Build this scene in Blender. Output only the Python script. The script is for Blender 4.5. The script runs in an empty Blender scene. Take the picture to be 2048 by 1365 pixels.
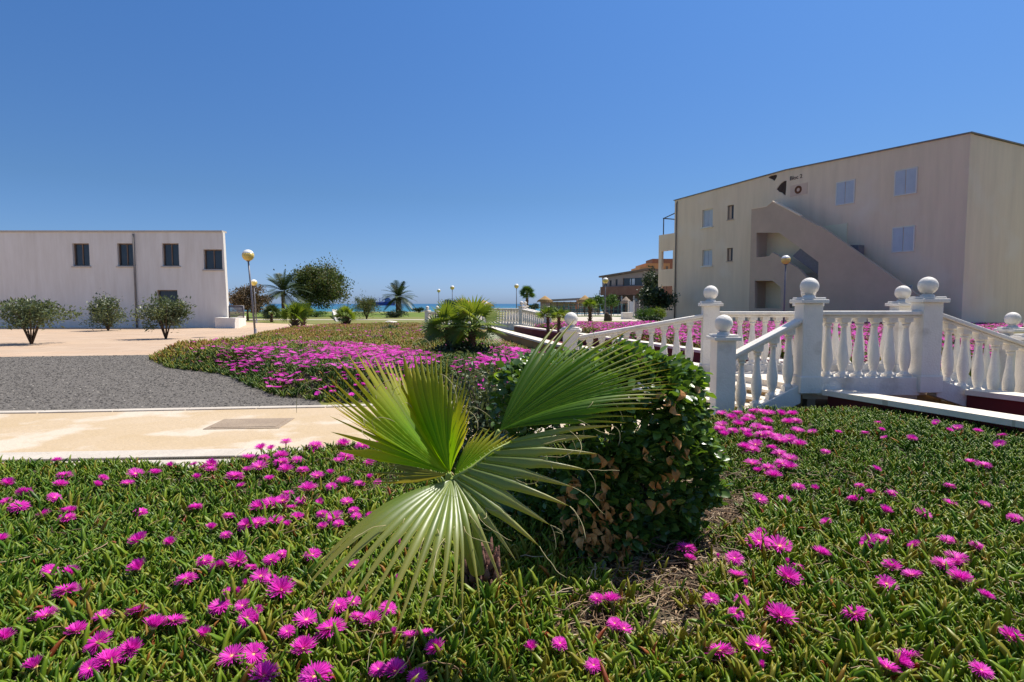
import bpy, bmesh, math, random
import numpy as np
from mathutils import Vector, Matrix
from mathutils.geometry import tessellate_polygon
R = math.radians
random.seed(7); rng = np.random.default_rng(11)
scene = bpy.context.scene
C = scene.collection

# ------------------------------------------------------------------ camera
F = 1155.0; CH = 1.4; TAU = math.atan(74.5 / F)
cam = bpy.data.objects.new('camera', bpy.data.cameras.new('camera')); C.objects.link(cam)
cam.data.sensor_width = 36; cam.data.lens = F / 2048 * 36
cam.data.clip_start = .05; cam.data.clip_end = 40000
cam.location = (0, 0, CH); cam.rotation_euler = (R(90) - TAU, 0, 0)
scene.camera = cam
cT, sT = math.cos(TAU), math.sin(TAU)

def ray(px, py):
    u = -(py - 682.5) / F
    return Vector(((px - 1024) / F, cT + u * sT, u * cT - sT))
def at(px, py, Y):                      # point seen at a pixel, Y metres ahead
    r = ray(px, py); s = Y / r.y
    return Vector((r.x * s, Y, CH + r.z * s))
def G(px, py, z=0.0):                   # point seen at a pixel, on the level z
    r = ray(px, py); s = (z - CH) / r.z
    return Vector((r.x * s, r.y * s, z))
def project(x, y, z):
    z = z - CH
    f = y * cT - z * sT; u = y * sT + z * cT
    return 1024 + F * x / f, 682.5 - F * u / f

# ------------------------------------------------------------------ materials
M = {}
def nodes(name):
    m = bpy.data.materials.new(name); m.use_nodes = True
    nt = m.node_tree; nt.nodes.clear()
    out = nt.nodes.new('ShaderNodeOutputMaterial'); M[name] = m
    return m, nt, out
def N(nt, t, **k):
    n = nt.nodes.new(t)
    for a, b in k.items(): setattr(n, a, b)
    return n
def mat(name, c1, c2=None, scale=6, rough=.8, bump=.0, bscale=40, spec=.3, streak=None, metal=0, c3=None, s3=1.2, m3=(.5, .7), detail=6):
    m, nt, out = nodes(name)
    b = N(nt, 'ShaderNodeBsdfPrincipled'); L = nt.links.new
    b.inputs['Roughness'].default_value = rough; b.inputs['Specular IOR Level'].default_value = spec
    b.inputs['Metallic'].default_value = metal
    tc = N(nt, 'ShaderNodeTexCoord')
    vec = tc.outputs['Object']
    if c2 is None: c2 = tuple(x * .85 for x in c1)
    if streak:
        mp = N(nt, 'ShaderNodeMapping'); mp.inputs['Scale'].default_value = streak
        L(vec, mp.inputs[0]); vec = mp.outputs[0]
    n = N(nt, 'ShaderNodeTexNoise'); n.inputs['Scale'].default_value = scale; n.inputs['Detail'].default_value = detail
    n.inputs['Roughness'].default_value = .65; L(vec, n.inputs['Vector'])
    r = N(nt, 'ShaderNodeValToRGB'); r.color_ramp.elements[0].position = .35; r.color_ramp.elements[1].position = .66
    r.color_ramp.elements[0].color = (*c1, 1); r.color_ramp.elements[1].color = (*c2, 1)
    L(n.outputs[0], r.inputs[0]); col = r.outputs[0]
    if c3:
        n3 = N(nt, 'ShaderNodeTexNoise'); n3.inputs['Scale'].default_value = s3; n3.inputs['Detail'].default_value = 8
        L(tc.outputs['Object'], n3.inputs['Vector'])
        mr = N(nt, 'ShaderNodeMapRange'); mr.inputs[1].default_value = m3[0]; mr.inputs[2].default_value = m3[1]
        L(n3.outputs[0], mr.inputs[0])
        mx = N(nt, 'ShaderNodeMix', data_type='RGBA'); mx.inputs[7].default_value = (*c3, 1)
        L(mr.outputs[0], mx.inputs[0]); L(col, mx.inputs[6]); col = mx.outputs[2]
    L(col, b.inputs['Base Color'])
    if bump:
        nb = N(nt, 'ShaderNodeTexNoise'); nb.inputs['Scale'].default_value = bscale; nb.inputs['Detail'].default_value = 8
        L(tc.outputs['Object'], nb.inputs['Vector'])
        bp = N(nt, 'ShaderNodeBump'); bp.inputs['Strength'].default_value = bump; bp.inputs['Distance'].default_value = .02
        L(nb.outputs[0], bp.inputs['Height']); L(bp.outputs[0], b.inputs['Normal'])
    L(b.outputs[0], out.inputs[0])
    return m
def leafmat(name, stops, rough=.45, trans=.3, tcol=None, spec=.4, attr='rnd', edge=None, tip=None):
    """colour from a per-leaf attribute; thin-leaf translucency."""
    m, nt, out = nodes(name); L = nt.links.new
    a = N(nt, 'ShaderNodeAttribute', attribute_name=attr)
    sp = N(nt, 'ShaderNodeSeparateColor'); L(a.outputs['Color'], sp.inputs[0])
    r = N(nt, 'ShaderNodeValToRGB')
    el = r.color_ramp.elements
    while len(el) < len(stops): el.new(.5)
    for e, (p, c) in zip(el, stops): e.position = p; e.color = (*c, 1)
    L(sp.outputs[0], r.inputs[0]); col = r.outputs[0]
    def mixc(fac, c, lo, hi, amt=1.0):
        nonlocal col
        mr = N(nt, 'ShaderNodeMapRange'); mr.inputs[1].default_value = lo; mr.inputs[2].default_value = hi; mr.inputs[4].default_value = amt
        L(fac, mr.inputs[0]); mx = N(nt, 'ShaderNodeMix', data_type='RGBA'); mx.inputs[7].default_value = (*c, 1)
        L(mr.outputs[0], mx.inputs[0]); L(col, mx.inputs[6]); col = mx.outputs[2]
    if tip: mixc(sp.outputs[1], tip[0], tip[1], tip[2], tip[3] if len(tip) > 3 else 1.0)
    if edge: mixc(sp.outputs[2], edge[0], edge[1], edge[2], edge[3] if len(edge) > 3 else 1.0)
    b = N(nt, 'ShaderNodeBsdfPrincipled'); b.inputs['Roughness'].default_value = rough; b.inputs['Specular IOR Level'].default_value = spec
    L(col, b.inputs['Base Color'])
    if trans > 0:
        t = N(nt, 'ShaderNodeBsdfTranslucent'); hs = N(nt, 'ShaderNodeMix', data_type='RGBA', blend_type='MULTIPLY')
        hs.inputs[0].default_value = 1; hs.inputs[7].default_value = (*(tcol or (1.6, 1.5, .6)), 1)
        L(col, hs.inputs[6]); L(hs.outputs[2], t.inputs[0])
        mx = N(nt, 'ShaderNodeMixShader'); mx.inputs[0].default_value = trans
        L(b.outputs[0], mx.inputs[1]); L(t.outputs[0], mx.inputs[2]); L(mx.outputs[0], out.inputs[0])
    else: L(b.outputs[0], out.inputs[0])
    return m

mat('white_paint', (.80, .745, .66), (.72, .665, .58), 3, .6, .35, 45, c3=(.46, .40, .32), s3=3.4, m3=(.56, .78))
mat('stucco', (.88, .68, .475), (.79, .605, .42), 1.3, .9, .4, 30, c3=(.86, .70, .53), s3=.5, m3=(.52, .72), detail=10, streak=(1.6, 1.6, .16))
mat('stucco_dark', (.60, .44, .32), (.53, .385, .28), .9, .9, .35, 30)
mat('stucco_cream', (.86, .76, .52), (.82, .70, .46), .7, .9, .2, 30, c3=(.60, .42, .14), s3=.5, m3=(.55, .8))
mat('exposed_block', (.055, .035, .028), (.09, .06, .045), 5, .95, .5, 20)
mat('roof_edge', (.20, .19, .19), (.26, .25, .24), 2, .8)
mat('white_wall', (.80, .76, .69), (.70, .65, .57), 1.5, .85, .25, 20, streak=(1.5, 1.5, .2), detail=10)
mat('shutter', (.55, .60, .66), (.50, .55, .61), 3, .5)
mat('brown_trim', (.20, .14, .10), (.16, .11, .08), 3, .7)
mat('dark_glass', (.02, .024, .03), (.03, .035, .04), 2, .12, spec=.6)
mat('pipe_grey', (.20, .17, .15), (.25, .22, .19), 3, .6)
mat('metal_dark', (.035, .045, .06), (.05, .06, .075), 3, .45)
mat('metal_teal', (.03, .09, .09), (.04, .11, .10), 3, .5)
mat('metal_grey', (.20, .19, .21), (.15, .145, .16), 8, .45, spec=.5)
mat('lamp_glass', (.80, .60, .16), (.76, .55, .13), 4, .25, spec=.5)
mat('lamp_glass_sunlit', (.85, .83, .78), (.8, .78, .73), 4, .3, spec=.5)  # globe glass whitened, sunlight from above painted into the colour
mat('paving', (.50, .385, .255), (.46, .34, .20), 1.1, .85, .45, 25, c3=(.56, .47, .36), s3=1.3, m3=(.50, .60), detail=10)
mat('plaza', (.50, .37, .26), (.45, .33, .23), .6, .85, .2, 12, c3=(.52, .37, .25), s3=.4)
mat('kerb', (.54, .48, .40), (.46, .40, .33), 4, .85, .4, 30)
mat('coping', (.80, .72, .60), (.72, .64, .52), 3, .7, .2, 30)
mat('ochre_wall', (.40, .25, .10), (.36, .21, .08), 1.5, .85, .3, 20, c3=(.24, .16, .07), s3=2, m3=(.5, .75))
mat('maroon_paint', (.16, .022, .022), (.12, .018, .018), 1.5, .6, .1, 10)
mat('dark_metal_plate', (.27, .20, .14), (.34, .26, .18), 3, .75, .5, 30)
mat('lawn', (.13, .155, .03), (.20, .185, .05), .35, .95, .6, 30, c3=(.34, .27, .12), s3=.12, m3=(.45, .65))
mat('dry_lawn', (.15, .15, .04), (.22, .19, .07), .9, .95, .6, 30, c3=(.15, .18, .04), s3=.5, m3=(.45, .65))
mat('lush_lawn', (.10, .155, .018), (.14, .18, .025), .6, .95, .6, 30)
mat('soil', (.045, .038, .020), (.085, .065, .038), 9, .95, .6, 30)
mat('soil_litter', (.16, .11, .065), (.07, .048, .03), 25, .95, .7, 60, c3=(.28, .20, .12), s3=30, m3=(.5, .62))
mat('gravel_ground', (.10, .09, .08), (.16, .14, .12), 30, .95, .9, 90, c3=(.22, .20, .17), s3=60, m3=(.5, .65))
mat('sand', (.60, .50, .36), (.52, .43, .30), 1, .95)
mat('straw', (.42, .27, .12), (.33, .20, .08), 6, .95, .5, 25, streak=(1, 1, .3))
mat('straw_grey', (.33, .26, .20), (.24, .18, .13), 6, .95, .5, 25)
mat('terracotta', (.22, .10, .06), (.28, .14, .09), 2, .9, .3, 8)
mat('house_wall', (.36, .29, .26), (.32, .25, .22), 1, .9)
mat('orange_wall', (.60, .30, .13), (.52, .25, .11), .6, .9)
mat('bark', (.13, .09, .06), (.07, .05, .035), 14, .95, .8, 30)
mat('palm_bark', (.20, .11, .065), (.09, .05, .03), 10, .95, .8, 30)
mat('dead_fibre', (.20, .10, .075), (.10, .05, .035), 12, .95, .8, 40)
mat('ship_blue', (.05, .07, .28), (.06, .08, .24), 2, .6)
mat('ship_light', (.20, .24, .42), (.25, .28, .45), 2, .6)
mat('pool_tile', (.06, .20, .30), (.08, .25, .34), 2, .15, spec=.6)
mat('thread', (.48, .42, .22), (.40, .32, .16), 9, .8)
mat('petiole', (.30, .36, .08), (.24, .30, .06), 9, .45, spec=.4)
mat('flower_heart', (.88, .48, .16), (.85, .62, .30), 300, .7)
mat('cactus_red', (.22, .03, .03), (.14, .02, .02), 9, .7)
mat('dry_leaf', (.56, .27, .09), (.42, .18, .05), 30, .75, .3, 60, c3=(.52, .32, .15), s3=8)
mat('lettering', (.03, .03, .035), (.04, .04, .045), 3, .8)
mat('emblem_pink', (.76, .54, .39), (.72, .51, .37), 3, .9)
mat('emblem_brown', (.16, .06, .03), (.2, .08, .04), 3, .9)

def joints(name, w, h, col=.72):
    m = M[name]; nt = m.node_tree; b = next(n for n in nt.nodes if n.type == 'BSDF_PRINCIPLED'); src = b.inputs['Base Color'].links[0].from_socket
    tc = N(nt, 'ShaderNodeTexCoord'); br_ = N(nt, 'ShaderNodeTexBrick'); br_.inputs['Scale'].default_value = 1; br_.inputs['Brick Width'].default_value = w; br_.inputs['Row Height'].default_value = h
    br_.inputs['Mortar Size'].default_value = .012; br_.inputs['Color1'].default_value = (1, 1, 1, 1); br_.inputs['Color2'].default_value = (.93, .90, .88, 1); br_.inputs['Mortar'].default_value = (col, col * .95, col * .9, 1)
    mx = N(nt, 'ShaderNodeMix', data_type='RGBA', blend_type='MULTIPLY'); mx.inputs[0].default_value = 1
    nt.links.new(tc.outputs['Object'], br_.inputs[0]); nt.links.new(src, mx.inputs[6]); nt.links.new(br_.outputs[0], mx.inputs[7]); nt.links.new(mx.outputs[2], b.inputs['Base Color'])
joints('plaza', 1.2, .6, .6); joints('coping', 1.1, 50, .7)
GR = [(0, (.045, .115, .010)), (.35, (.10, .205, .014)), (.65, (.22, .31, .022)), (.84, (.27, .25, .03)), (.93, (.36, .17, .03)), (1, (.30, .06, .03))]
leafmat('succulent', GR, .42, .28, (1.8, 1.5, .35), .32, tip=((.36, .30, .04), .75, 1.25, .7))
leafmat('succulent_far', [(0, (.035, .085, .010)), (.35, (.09, .15, .014)), (.7, (.22, .24, .02)), (.9, (.36, .25, .025)), (1, (.36, .16, .05))], .5, .15, (1.4, 1.3, .5), .3)
leafmat('petal', [(0, (.62, .020, .40)), (.5, (.76, .036, .50)), (1, (.84, .085, .60))], .5, .30, (1.25, .8, 1.3), .2, tip=((.85, .10, .28), .35, .0, .75))
leafmat('petal_far', [(0, (.62, .025, .40)), (.5, (.76, .05, .50)), (1, (.84, .12, .60))], .6, .25, (1.2, .9, 1.2), .15)
leafmat('hedge_leaf', [(0, (.045, .095, .022)), (.5, (.095, .175, .035)), (.85, (.16, .27, .045)), (1, (.26, .40, .06))], .33, .28, (1.9, 1.8, .5), .5)
leafmat('oleander_leaf', [(0, (.05, .075, .035)), (.5, (.10, .13, .06)), (1, (.20, .22, .10))], .45, .2, (1.5, 1.5, .6), .4)
leafmat('tree_leaf', [(0, (.035, .055, .014)), (.45, (.07, .105, .022)), (.8, (.12, .15, .035)), (1, (.15, .10, .045))], .6, .2)
leafmat('tree_brown', [(0, (.06, .05, .03)), (.5, (.12, .085, .05)), (1, (.18, .12, .075))], .7, .15)
leafmat('tree_dark', [(0, (.015, .03, .014)), (.5, (.03, .055, .02)), (1, (.06, .09, .03))], .5, .15)
leafmat('tree_bright', [(0, (.03, .08, .012)), (.5, (.06, .13, .02)), (1, (.12, .20, .03))], .5, .25)
leafmat('date_frond', [(0, (.016, .035, .012)), (.5, (.035, .062, .02)), (1, (.065, .09, .028))], .5, .1)
leafmat('fan_frond', [(0, (.07, .12, .018)), (.5, (.13, .20, .026)), (1, (.24, .29, .045))], .45, .35)
leafmat('aloe_leaf', [(0, (.04, .08, .04)), (.5, (.08, .13, .06)), (1, (.14, .2, .09))], .5, .1)
PT = dict(tip=((.42, .33, .05), .38, 1.08, .9), edge=((.42, .46, .12), .80, 1.0, .6))
leafmat('palm_leaf_lime', [(0, (.09, .22, .008)), (.5, (.15, .30, .010)), (1, (.24, .37, .014))], .5, .56, (2.5, 2.1, .35), .25, **PT)
leafmat('palm_leaf_deep', [(0, (.045, .12, .010)), (.5, (.08, .18, .011)), (1, (.14, .25, .013))], .42, .50, (2.5, 2.2, .35), .35, tip=((.42, .33, .05), .66, 1.08, .9), edge=PT['edge'])
leafmat('palm_leaf_gloss', [(0, (.11, .175, .025)), (.5, (.165, .235, .032)), (1, (.23, .29, .042))], .42, .34, (2.2, 2.0, .4), 1.0, **PT)
leafmat('palm_leaf_old', [(0, (.14, .15, .03)), (.5, (.19, .19, .04)), (1, (.26, .22, .06))], .5, .3, **PT)

# sea: turquoise shallows to deep blue, by real distance from the shore
m, nt, out = nodes('sea_water'); L = nt.links.new
tc = N(nt, 'ShaderNodeTexCoord'); sx = N(nt, 'ShaderNodeSeparateXYZ'); L(tc.outputs['Object'], sx.inputs[0])
mr = N(nt, 'ShaderNodeMapRange'); mr.inputs[1].default_value = 150; mr.inputs[2].default_value = 1300; L(sx.outputs[1], mr.inputs[0])
r = N(nt, 'ShaderNodeValToRGB'); r.color_ramp.elements[0].color = (.03, .16, .21, 1); r.color_ramp.elements[1].color = (.018, .095, .19, 1); L(mr.outputs[0], r.inputs[0])
b = N(nt, 'ShaderNodeBsdfPrincipled'); b.inputs['Roughness'].default_value = .45; b.inputs['Specular IOR Level'].default_value = .25; L(r.outputs[0], b.inputs['Base Color'])
nb = N(nt, 'ShaderNodeTexNoise'); nb.inputs['Scale'].default_value = .25; nb.inputs['Detail'].default_value = 8; L(tc.outputs['Object'], nb.inputs['Vector'])
bp = N(nt, 'ShaderNodeBump'); bp.inputs['Strength'].default_value = .6; bp.inputs['Distance'].default_value = .8; L(nb.outputs[0], bp.inputs['Height']); L(bp.outputs[0], b.inputs['Normal'])
L(b.outputs[0], out.inputs[0])

# ------------------------------------------------------------------ mesh helpers
def link(name, me, parent=None):
    o = bpy.data.objects.new(name, me); C.objects.link(o)
    if parent is not None: o.parent = parent
    return o
def tag(o, label=None, cat=None, group=None, kind=None):
    if label: o['label'] = label
    if cat: o['category'] = cat
    if group: o['group'] = group
    if kind: o['kind'] = kind
    return o
def thing(name, label, cat, loc=(0, 0, 0), group=None):
    o = bpy.data.objects.new(name, None); C.objects.link(o); o.location = loc; o.empty_display_size = .1
    return tag(o, label, cat, group)
class MB:
    """collects shapes in world coordinates; build() links them as one mesh, local to its parent's location"""
    def __init__(s): s.v = []; s.f = []; s.sm = []
    def add(s, vs, fs, smooth=False):
        b = len(s.v); s.v += [tuple(v) for v in vs]; s.f += [tuple(b + i for i in f) for f in fs]; s.sm += [smooth] * len(fs); return s
    def box(s, lo, hi, ang=0, piv=None):
        x0, y0, z0 = lo; x1, y1, z1 = hi
        vs = [(x0, y0, z0), (x1, y0, z0), (x1, y1, z0), (x0, y1, z0), (x0, y0, z1), (x1, y0, z1), (x1, y1, z1), (x0, y1, z1)]
        if ang:
            p = piv or ((x0 + x1) / 2, (y0 + y1) / 2); c, q = math.cos(ang), math.sin(ang)
            vs = [(p[0] + (x - p[0]) * c - (y - p[1]) * q, p[1] + (x - p[0]) * q + (y - p[1]) * c, z) for x, y, z in vs]
        return s.add(vs, [(0, 3, 2, 1), (4, 5, 6, 7), (0, 1, 5, 4), (1, 2, 6, 5), (2, 3, 7, 6), (3, 0, 4, 7)])
    def tube(s, pts, rad, seg=8, smooth=True, cap=True):
        pts = [Vector(p) for p in pts]; n = len(pts)
        if not hasattr(rad, '__len__'): rad = [rad] * n
        vs = []; ref = None
        for i, p in enumerate(pts):
            t = (pts[min(i + 1, n - 1)] - pts[max(i - 1, 0)]).normalized()
            if ref is None: ref = Vector((1, 0, 0)) if abs(t.x) < .9 else Vector((0, 1, 0))
            a = (ref - t * ref.dot(t)).normalized(); b_ = t.cross(a); ref = a
            for k in range(seg):
                w = 2 * math.pi * k / seg; vs.append(p + (a * math.cos(w) + b_ * math.sin(w)) * rad[i])
        fs = [(i * seg + k, i * seg + (k + 1) % seg, (i + 1) * seg + (k + 1) % seg, (i + 1) * seg + k) for i in range(n - 1) for k in range(seg)]
        if cap: fs += [tuple(range(seg))[::-1], tuple((n - 1) * seg + k for k in range(seg))]
        return s.add(vs, fs, smooth)
    def lathe(s, c, prof, seg=16, smooth=True):
        vs = [(c[0] + r * math.cos(2 * math.pi * k / seg), c[1] + r * math.sin(2 * math.pi * k / seg), c[2] + z) for z, r in prof for k in range(seg)]
        n = len(prof)
        fs = [(i * seg + k, i * seg + (k + 1) % seg, (i + 1) * seg + (k + 1) % seg, (i + 1) * seg + k) for i in range(n - 1) for k in range(seg)]
        fs += [tuple(range(seg))[::-1], tuple((n - 1) * seg + k for k in range(seg))]
        return s.add(vs, fs, smooth)
    def sphere(s, c, r, seg=16, rings=10, sz=1):
        return s.lathe(c, [(-r * sz * math.cos(math.pi * i / rings), max(1e-4, r * math.sin(math.pi * i / rings))) for i in range(rings + 1)], seg)
    def prism(s, poly, z0, z1):
        n = len(poly); zz0 = z0 if hasattr(z0, '__len__') else [z0] * n; zz1 = z1 if hasattr(z1, '__len__') else [z1] * n
        vs = [(x, y, zz0[i]) for i, (x, y) in enumerate(poly)] + [(x, y, zz1[i]) for i, (x, y) in enumerate(poly)]
        tr = tessellate_polygon([[Vector((x, y, 0)) for x, y in poly]])
        fs = [tuple(t) for t in tr] + [tuple(i + n for i in t) for t in tr] + [(i, (i + 1) % n, n + (i + 1) % n, n + i) for i in range(n)]
        return s.add(vs, fs)
    def build(s, name, m, parent=None, bevel=0, subsurf=0):
        loc = Vector((0, 0, 0)); p = parent
        while p is not None: loc = loc + p.location; p = p.parent
        me = bpy.data.meshes.new(name); me.from_pydata([(v[0] - loc.x, v[1] - loc.y, v[2] - loc.z) for v in s.v], [], s.f)
        me.polygons.foreach_set('use_smooth', s.sm)
        bm = bmesh.new(); bm.from_mesh(me); bmesh.ops.recalc_face_normals(bm, faces=bm.faces); bm.to_mesh(me); bm.free()
        me.materials.append(M[m] if isinstance(m, str) else m)
        o = link(name, me, parent)
        if bevel:
            mo = o.modifiers.new('bevel', 'BEVEL'); mo.width = bevel; mo.segments = 2; mo.limit_method = 'ANGLE'
        return o
def np_mesh(name, V, Q, T, mt, parent=None, rnd=None, smooth=False):
    """fast mesh from arrays: V (n,3), Q quads, T tris, rnd (n,3) colour attribute"""
    me = bpy.data.meshes.new(name); V = np.asarray(V, np.float32)
    loc = Vector((0, 0, 0)); p = parent
    while p is not None: loc = loc + p.location; p = p.parent
    V = V - np.array(loc, np.float32)
    Q = np.asarray(Q if Q is not None else np.zeros((0, 4)), np.int32).reshape(-1, 4); T = np.asarray(T if T is not None else np.zeros((0, 3)), np.int32).reshape(-1, 3)
    me.vertices.add(len(V)); me.vertices.foreach_set('co', V.ravel())
    me.loops.add(Q.size + T.size); me.loops.foreach_set('vertex_index', np.concatenate([Q.ravel(), T.ravel()]))
    me.polygons.add(len(Q) + len(T))
    st = np.concatenate([np.arange(len(Q)) * 4, Q.size + np.arange(len(T)) * 3]).astype(np.int32)
    me.polygons.foreach_set('loop_start', st)
    if smooth: me.polygons.foreach_set('use_smooth', np.ones(len(Q) + len(T), bool))
    me.update(calc_edges=True)
    if rnd is not None:
        a = me.color_attributes.new('rnd', 'FLOAT_COLOR', 'POINT')
        col = np.ones((len(V), 4), np.float32); col[:, :rnd.shape[1]] = rnd; a.data.foreach_set('color', col.ravel())
    me.materials.append(M[mt])
    return link(name, me, parent)
def rotmats(az, tilt, roll, s):
    """leaf frames: local z tilted by `tilt` from vertical toward azimuth az, rolled about itself, scaled"""
    ca, sa, ct, st, cr, sr = np.cos(az), np.sin(az), np.cos(tilt), np.sin(tilt), np.cos(roll), np.sin(roll)
    Z = np.stack([st * ca, st * sa, ct], 1); X0 = np.stack([ct * ca, ct * sa, -st], 1); Y0 = np.cross(Z, X0)
    X = X0 * cr[:, None] + Y0 * sr[:, None]; Y = np.cross(Z, X)
    return np.stack([X, Y, Z], 2) * np.asarray(s)[:, None, None] if np.ndim(s) == 1 else np.stack([X * s[:, 0:1], Y * s[:, 1:2], Z * s[:, 2:3]], 2)
def bake(tv, tq, tt, P, A):
    """copies of a template (tv, quads, tris) at points P with matrices A"""
    n, k = len(P), len(tv)
    V = np.einsum('nij,kj->nki', A, tv) + P[:, None, :]
    off = (np.arange(n) * k)[:, None, None]
    Q = (np.asarray(tq)[None] + off).reshape(-1, 4) if len(tq) else None
    T = (np.asarray(tt)[None] + off).reshape(-1, 3) if len(tt) else None
    return V.reshape(-1, 3), Q, T
def wob(x, y, f, seed):
    g = np.random.default_rng(seed); o = 0
    for i in range(7):
        a = g.uniform(0, 6.28); k = f * g.uniform(.6, 2.2); o = o + np.sin(k * (x * math.cos(a) + y * math.sin(a)) + g.uniform(0, 6.28))
    return o / 3.2
def inside(poly, x, y):
    r = np.zeros(np.shape(x), bool); n = len(poly)
    for i in range(n):
        x0, y0 = poly[i]; x1, y1 = poly[(i + 1) % n]
        c = (y0 > y) != (y1 > y); r ^= c & (x < (x1 - x0) * (y - y0) / (y1 - y0 + 1e-12) + x0)
    return r
def edist(poly, x, y):
    d = np.full(np.shape(x), 1e9); n = len(poly)
    for i in range(n):
        x0, y0 = poly[i]; x1, y1 = poly[(i + 1) % n]; dx, dy = x1 - x0, y1 - y0
        t = np.clip(((x - x0) * dx + (y - y0) * dy) / (dx * dx + dy * dy + 1e-9), 0, 1)
        d = np.minimum(d, np.hypot(x - x0 - t * dx, y - y0 - t * dy))
    return d
def sheet(name, poly, z, m, th=.0, res=None):
    o = MB().prism(poly, -.05 + z, z).build(name, m); return tag(o, kind='structure')

# ------------------------------------------------------------------ ground and water
tag(MB().prism([(-160, -12), (160, -12), (160, 104), (-160, 104)], -.4, 0).build('ground', 'lawn'), kind='structure')
tag(MB().prism([(-400, 104), (400, 104), (400, 150), (-400, 150)], -3.4, [-.5, -.5, -3.2, -3.2]).build('beach', 'sand'), kind='structure')
tag(MB().prism([(-20000, 125), (20000, 125), (20000, 34000), (-20000, 34000)], -4, -3.0).build('sea', 'sea_water'), kind='structure')

PATH_NEAR = [(-14, 4.3), (-6, 4.9), (-2.5, 5.15), (0, 5.3), (1.3, 5.9), (2.45, 6.8)]
PATH_FAR = [(.75, 9.1), (0, 8.15), (-2.5, 7.75), (-6, 7.35), (-14, 6.9)]
sheet('path', PATH_NEAR + [(2.55, 6.95), (.95, 9.05)] + PATH_FAR, .02, 'paving')
def strip(name, line, w, z0, z1, m, side=1):
    mb = MB()
    for i in range(len(line) - 1):
        a, b_ = Vector((*line[i], 0)), Vector((*line[i + 1], 0)); d = (b_ - a).normalized(); n = Vector((-d.y, d.x, 0)) * w * side
        L_ = (b_ - a).length; k = max(1, round(L_ / .9))
        for j in range(k):
            p, q = a + d * (L_ * j / k + .004), a + d * (L_ * (j + 1) / k - .004)
            mb.prism([(p.x, p.y), (q.x, q.y), (q.x + n.x, q.y + n.y), (p.x + n.x, p.y + n.y)], z0, z1)
    return mb
sheet('path_verge', [(-9, 3.9), (-2.2, 4.1), (-1.2, 4.8), (-1.2, 5.2), (-9, 4.75)], .006, 'kerb')
tag(strip('path_kerb', PATH_FAR[1:], .14, -.02, .034, 'kerb', 1).build('path_kerb', 'kerb', bevel=.006), kind='structure')
tag(strip('path_kerb', PATH_NEAR[:4], .26, -.02, .030, 'kerb', 1).build('path_kerb', 'kerb', bevel=.006), kind='structure')
mh = thing('manhole_cover', 'brown metal manhole cover set flush in the cream paved path', 'manhole cover', (-3.0, 6.55, .02))
MB().box((-3.42, 6.30, -.01), (-2.60, 6.86, .027), R(4)).build('frame', 'dark_metal_plate', mh, .003)
cv = MB().box((-3.36, 6.36, .0), (-2.66, 6.80, .031), R(4))
cv.build('plate', 'dark_metal_plate', mh)

# plaza on the left, gravel, lawns
sheet('plaza', [G(440, 706).xy, G(470, 692).xy, G(515, 675).xy, G(560, 664).xy, G(640, 658).xy, G(700, 656).xy, G(690, 651).xy, G(560, 648).xy, (-24, 47), (-60, 47), (-60, 6), (-14, 6.9), (-14, 15), (-9.7, 15.6)], .004, 'plaza')
GRAV = [(-14, 7.0), (-6, 7.5), (-2.6, 7.85), (-3.2, 9.0), (-5.6, 12.0), (-7.4, 13.0), (-9.8, 15.7), (-14, 15)]
sheet('gravel', GRAV, .008, 'gravel_ground')
sheet('dry_lawn', [G(640, 660).xy, G(700, 657).xy, G(840, 656).xy, (-3.5, 30), (1, 60), (-30, 60), G(560, 646).xy, G(700, 650).xy], .006, 'dry_lawn')
sheet('lawn', [(-34, 60), (-7, 60), (-7, 92), (-40, 92)], .01, 'lush_lawn')
sheet('garden_path', [(-40, 49.5), (-6, 49.5), (-6, 51.2), (-40, 51.2)], .02, 'kerb')
sheet('pool_deck', [(5, 44), (20, 42), (20, 60), (26, 100), (9, 100), (5.5, 62)], .02, 'kerb')
sheet('pool_surround_lawn', [(7, 62), (13.4, 62), (13.6, 66), (7, 66)], .05, 'lush_lawn')
sheet('pool_water', [(8.2, 76), (15, 76), (15.5, 84), (8, 84)], .06, 'pool_tile')
sheet('lawn_strip', [(2.5, 31), (24, 31), (24, 44), (5, 46), (2.3, 44)], .03, 'dry_lawn')

# ------------------------------------------------------------------ flower beds (mounded soil, succulent leaves, flowers)
NEAR = [(-9, .3), (7.6, .3), (5.4, 4.2), (4.2, 6.55), (2.75, 6.6), (2.45, 6.6), (1.35, 5.75), (0, 5.12), (-1.3, 5.02), (-1.95, 4.75), (-2.35, 4.40), (-2.9, 4.6), (-9, 4.3)]
FARB = [(-9.0, 14.2), (-7.4, 12.4), (-5.7, 11.3), (-4.45, 9.7), (-3.6, 8.65), (-2.5, 8.05), (0, 8.45), (.75, 9.3), (2.05, 10.2), (2.35, 11.3), (1.65, 13.6), (.85, 14.8), (-.62, 22.9), (-1.2, 26.5), (-3.8, 31.5), G(840, 656).xy[:], G(700, 659).xy[:], G(640, 662).xy[:], G(600, 665).xy[:], G(545, 672).xy[:], G(495, 684).xy[:], G(450, 703).xy[:], (-9.6, 15.7)]
FARB = [(p[0], p[1]) for p in FARB]
RIGHTB = [(2.75, 22.5), (4.1, 14.6), (4.7, 11.4), (5.9, 9.4), (9.6, 9.2), (24, 12), (24, 31), (2.4, 31), (.6, 27.4)]
NWL = [(-.62, 22.9), (.95, 14.8), (1.7, 13.4), (2.4, 11.4)]
BEDS = {'near': (NEAR, .17, .35), 'far': (FARB, .27, .7), 'right': (RIGHTB, .33, .6)}
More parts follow.
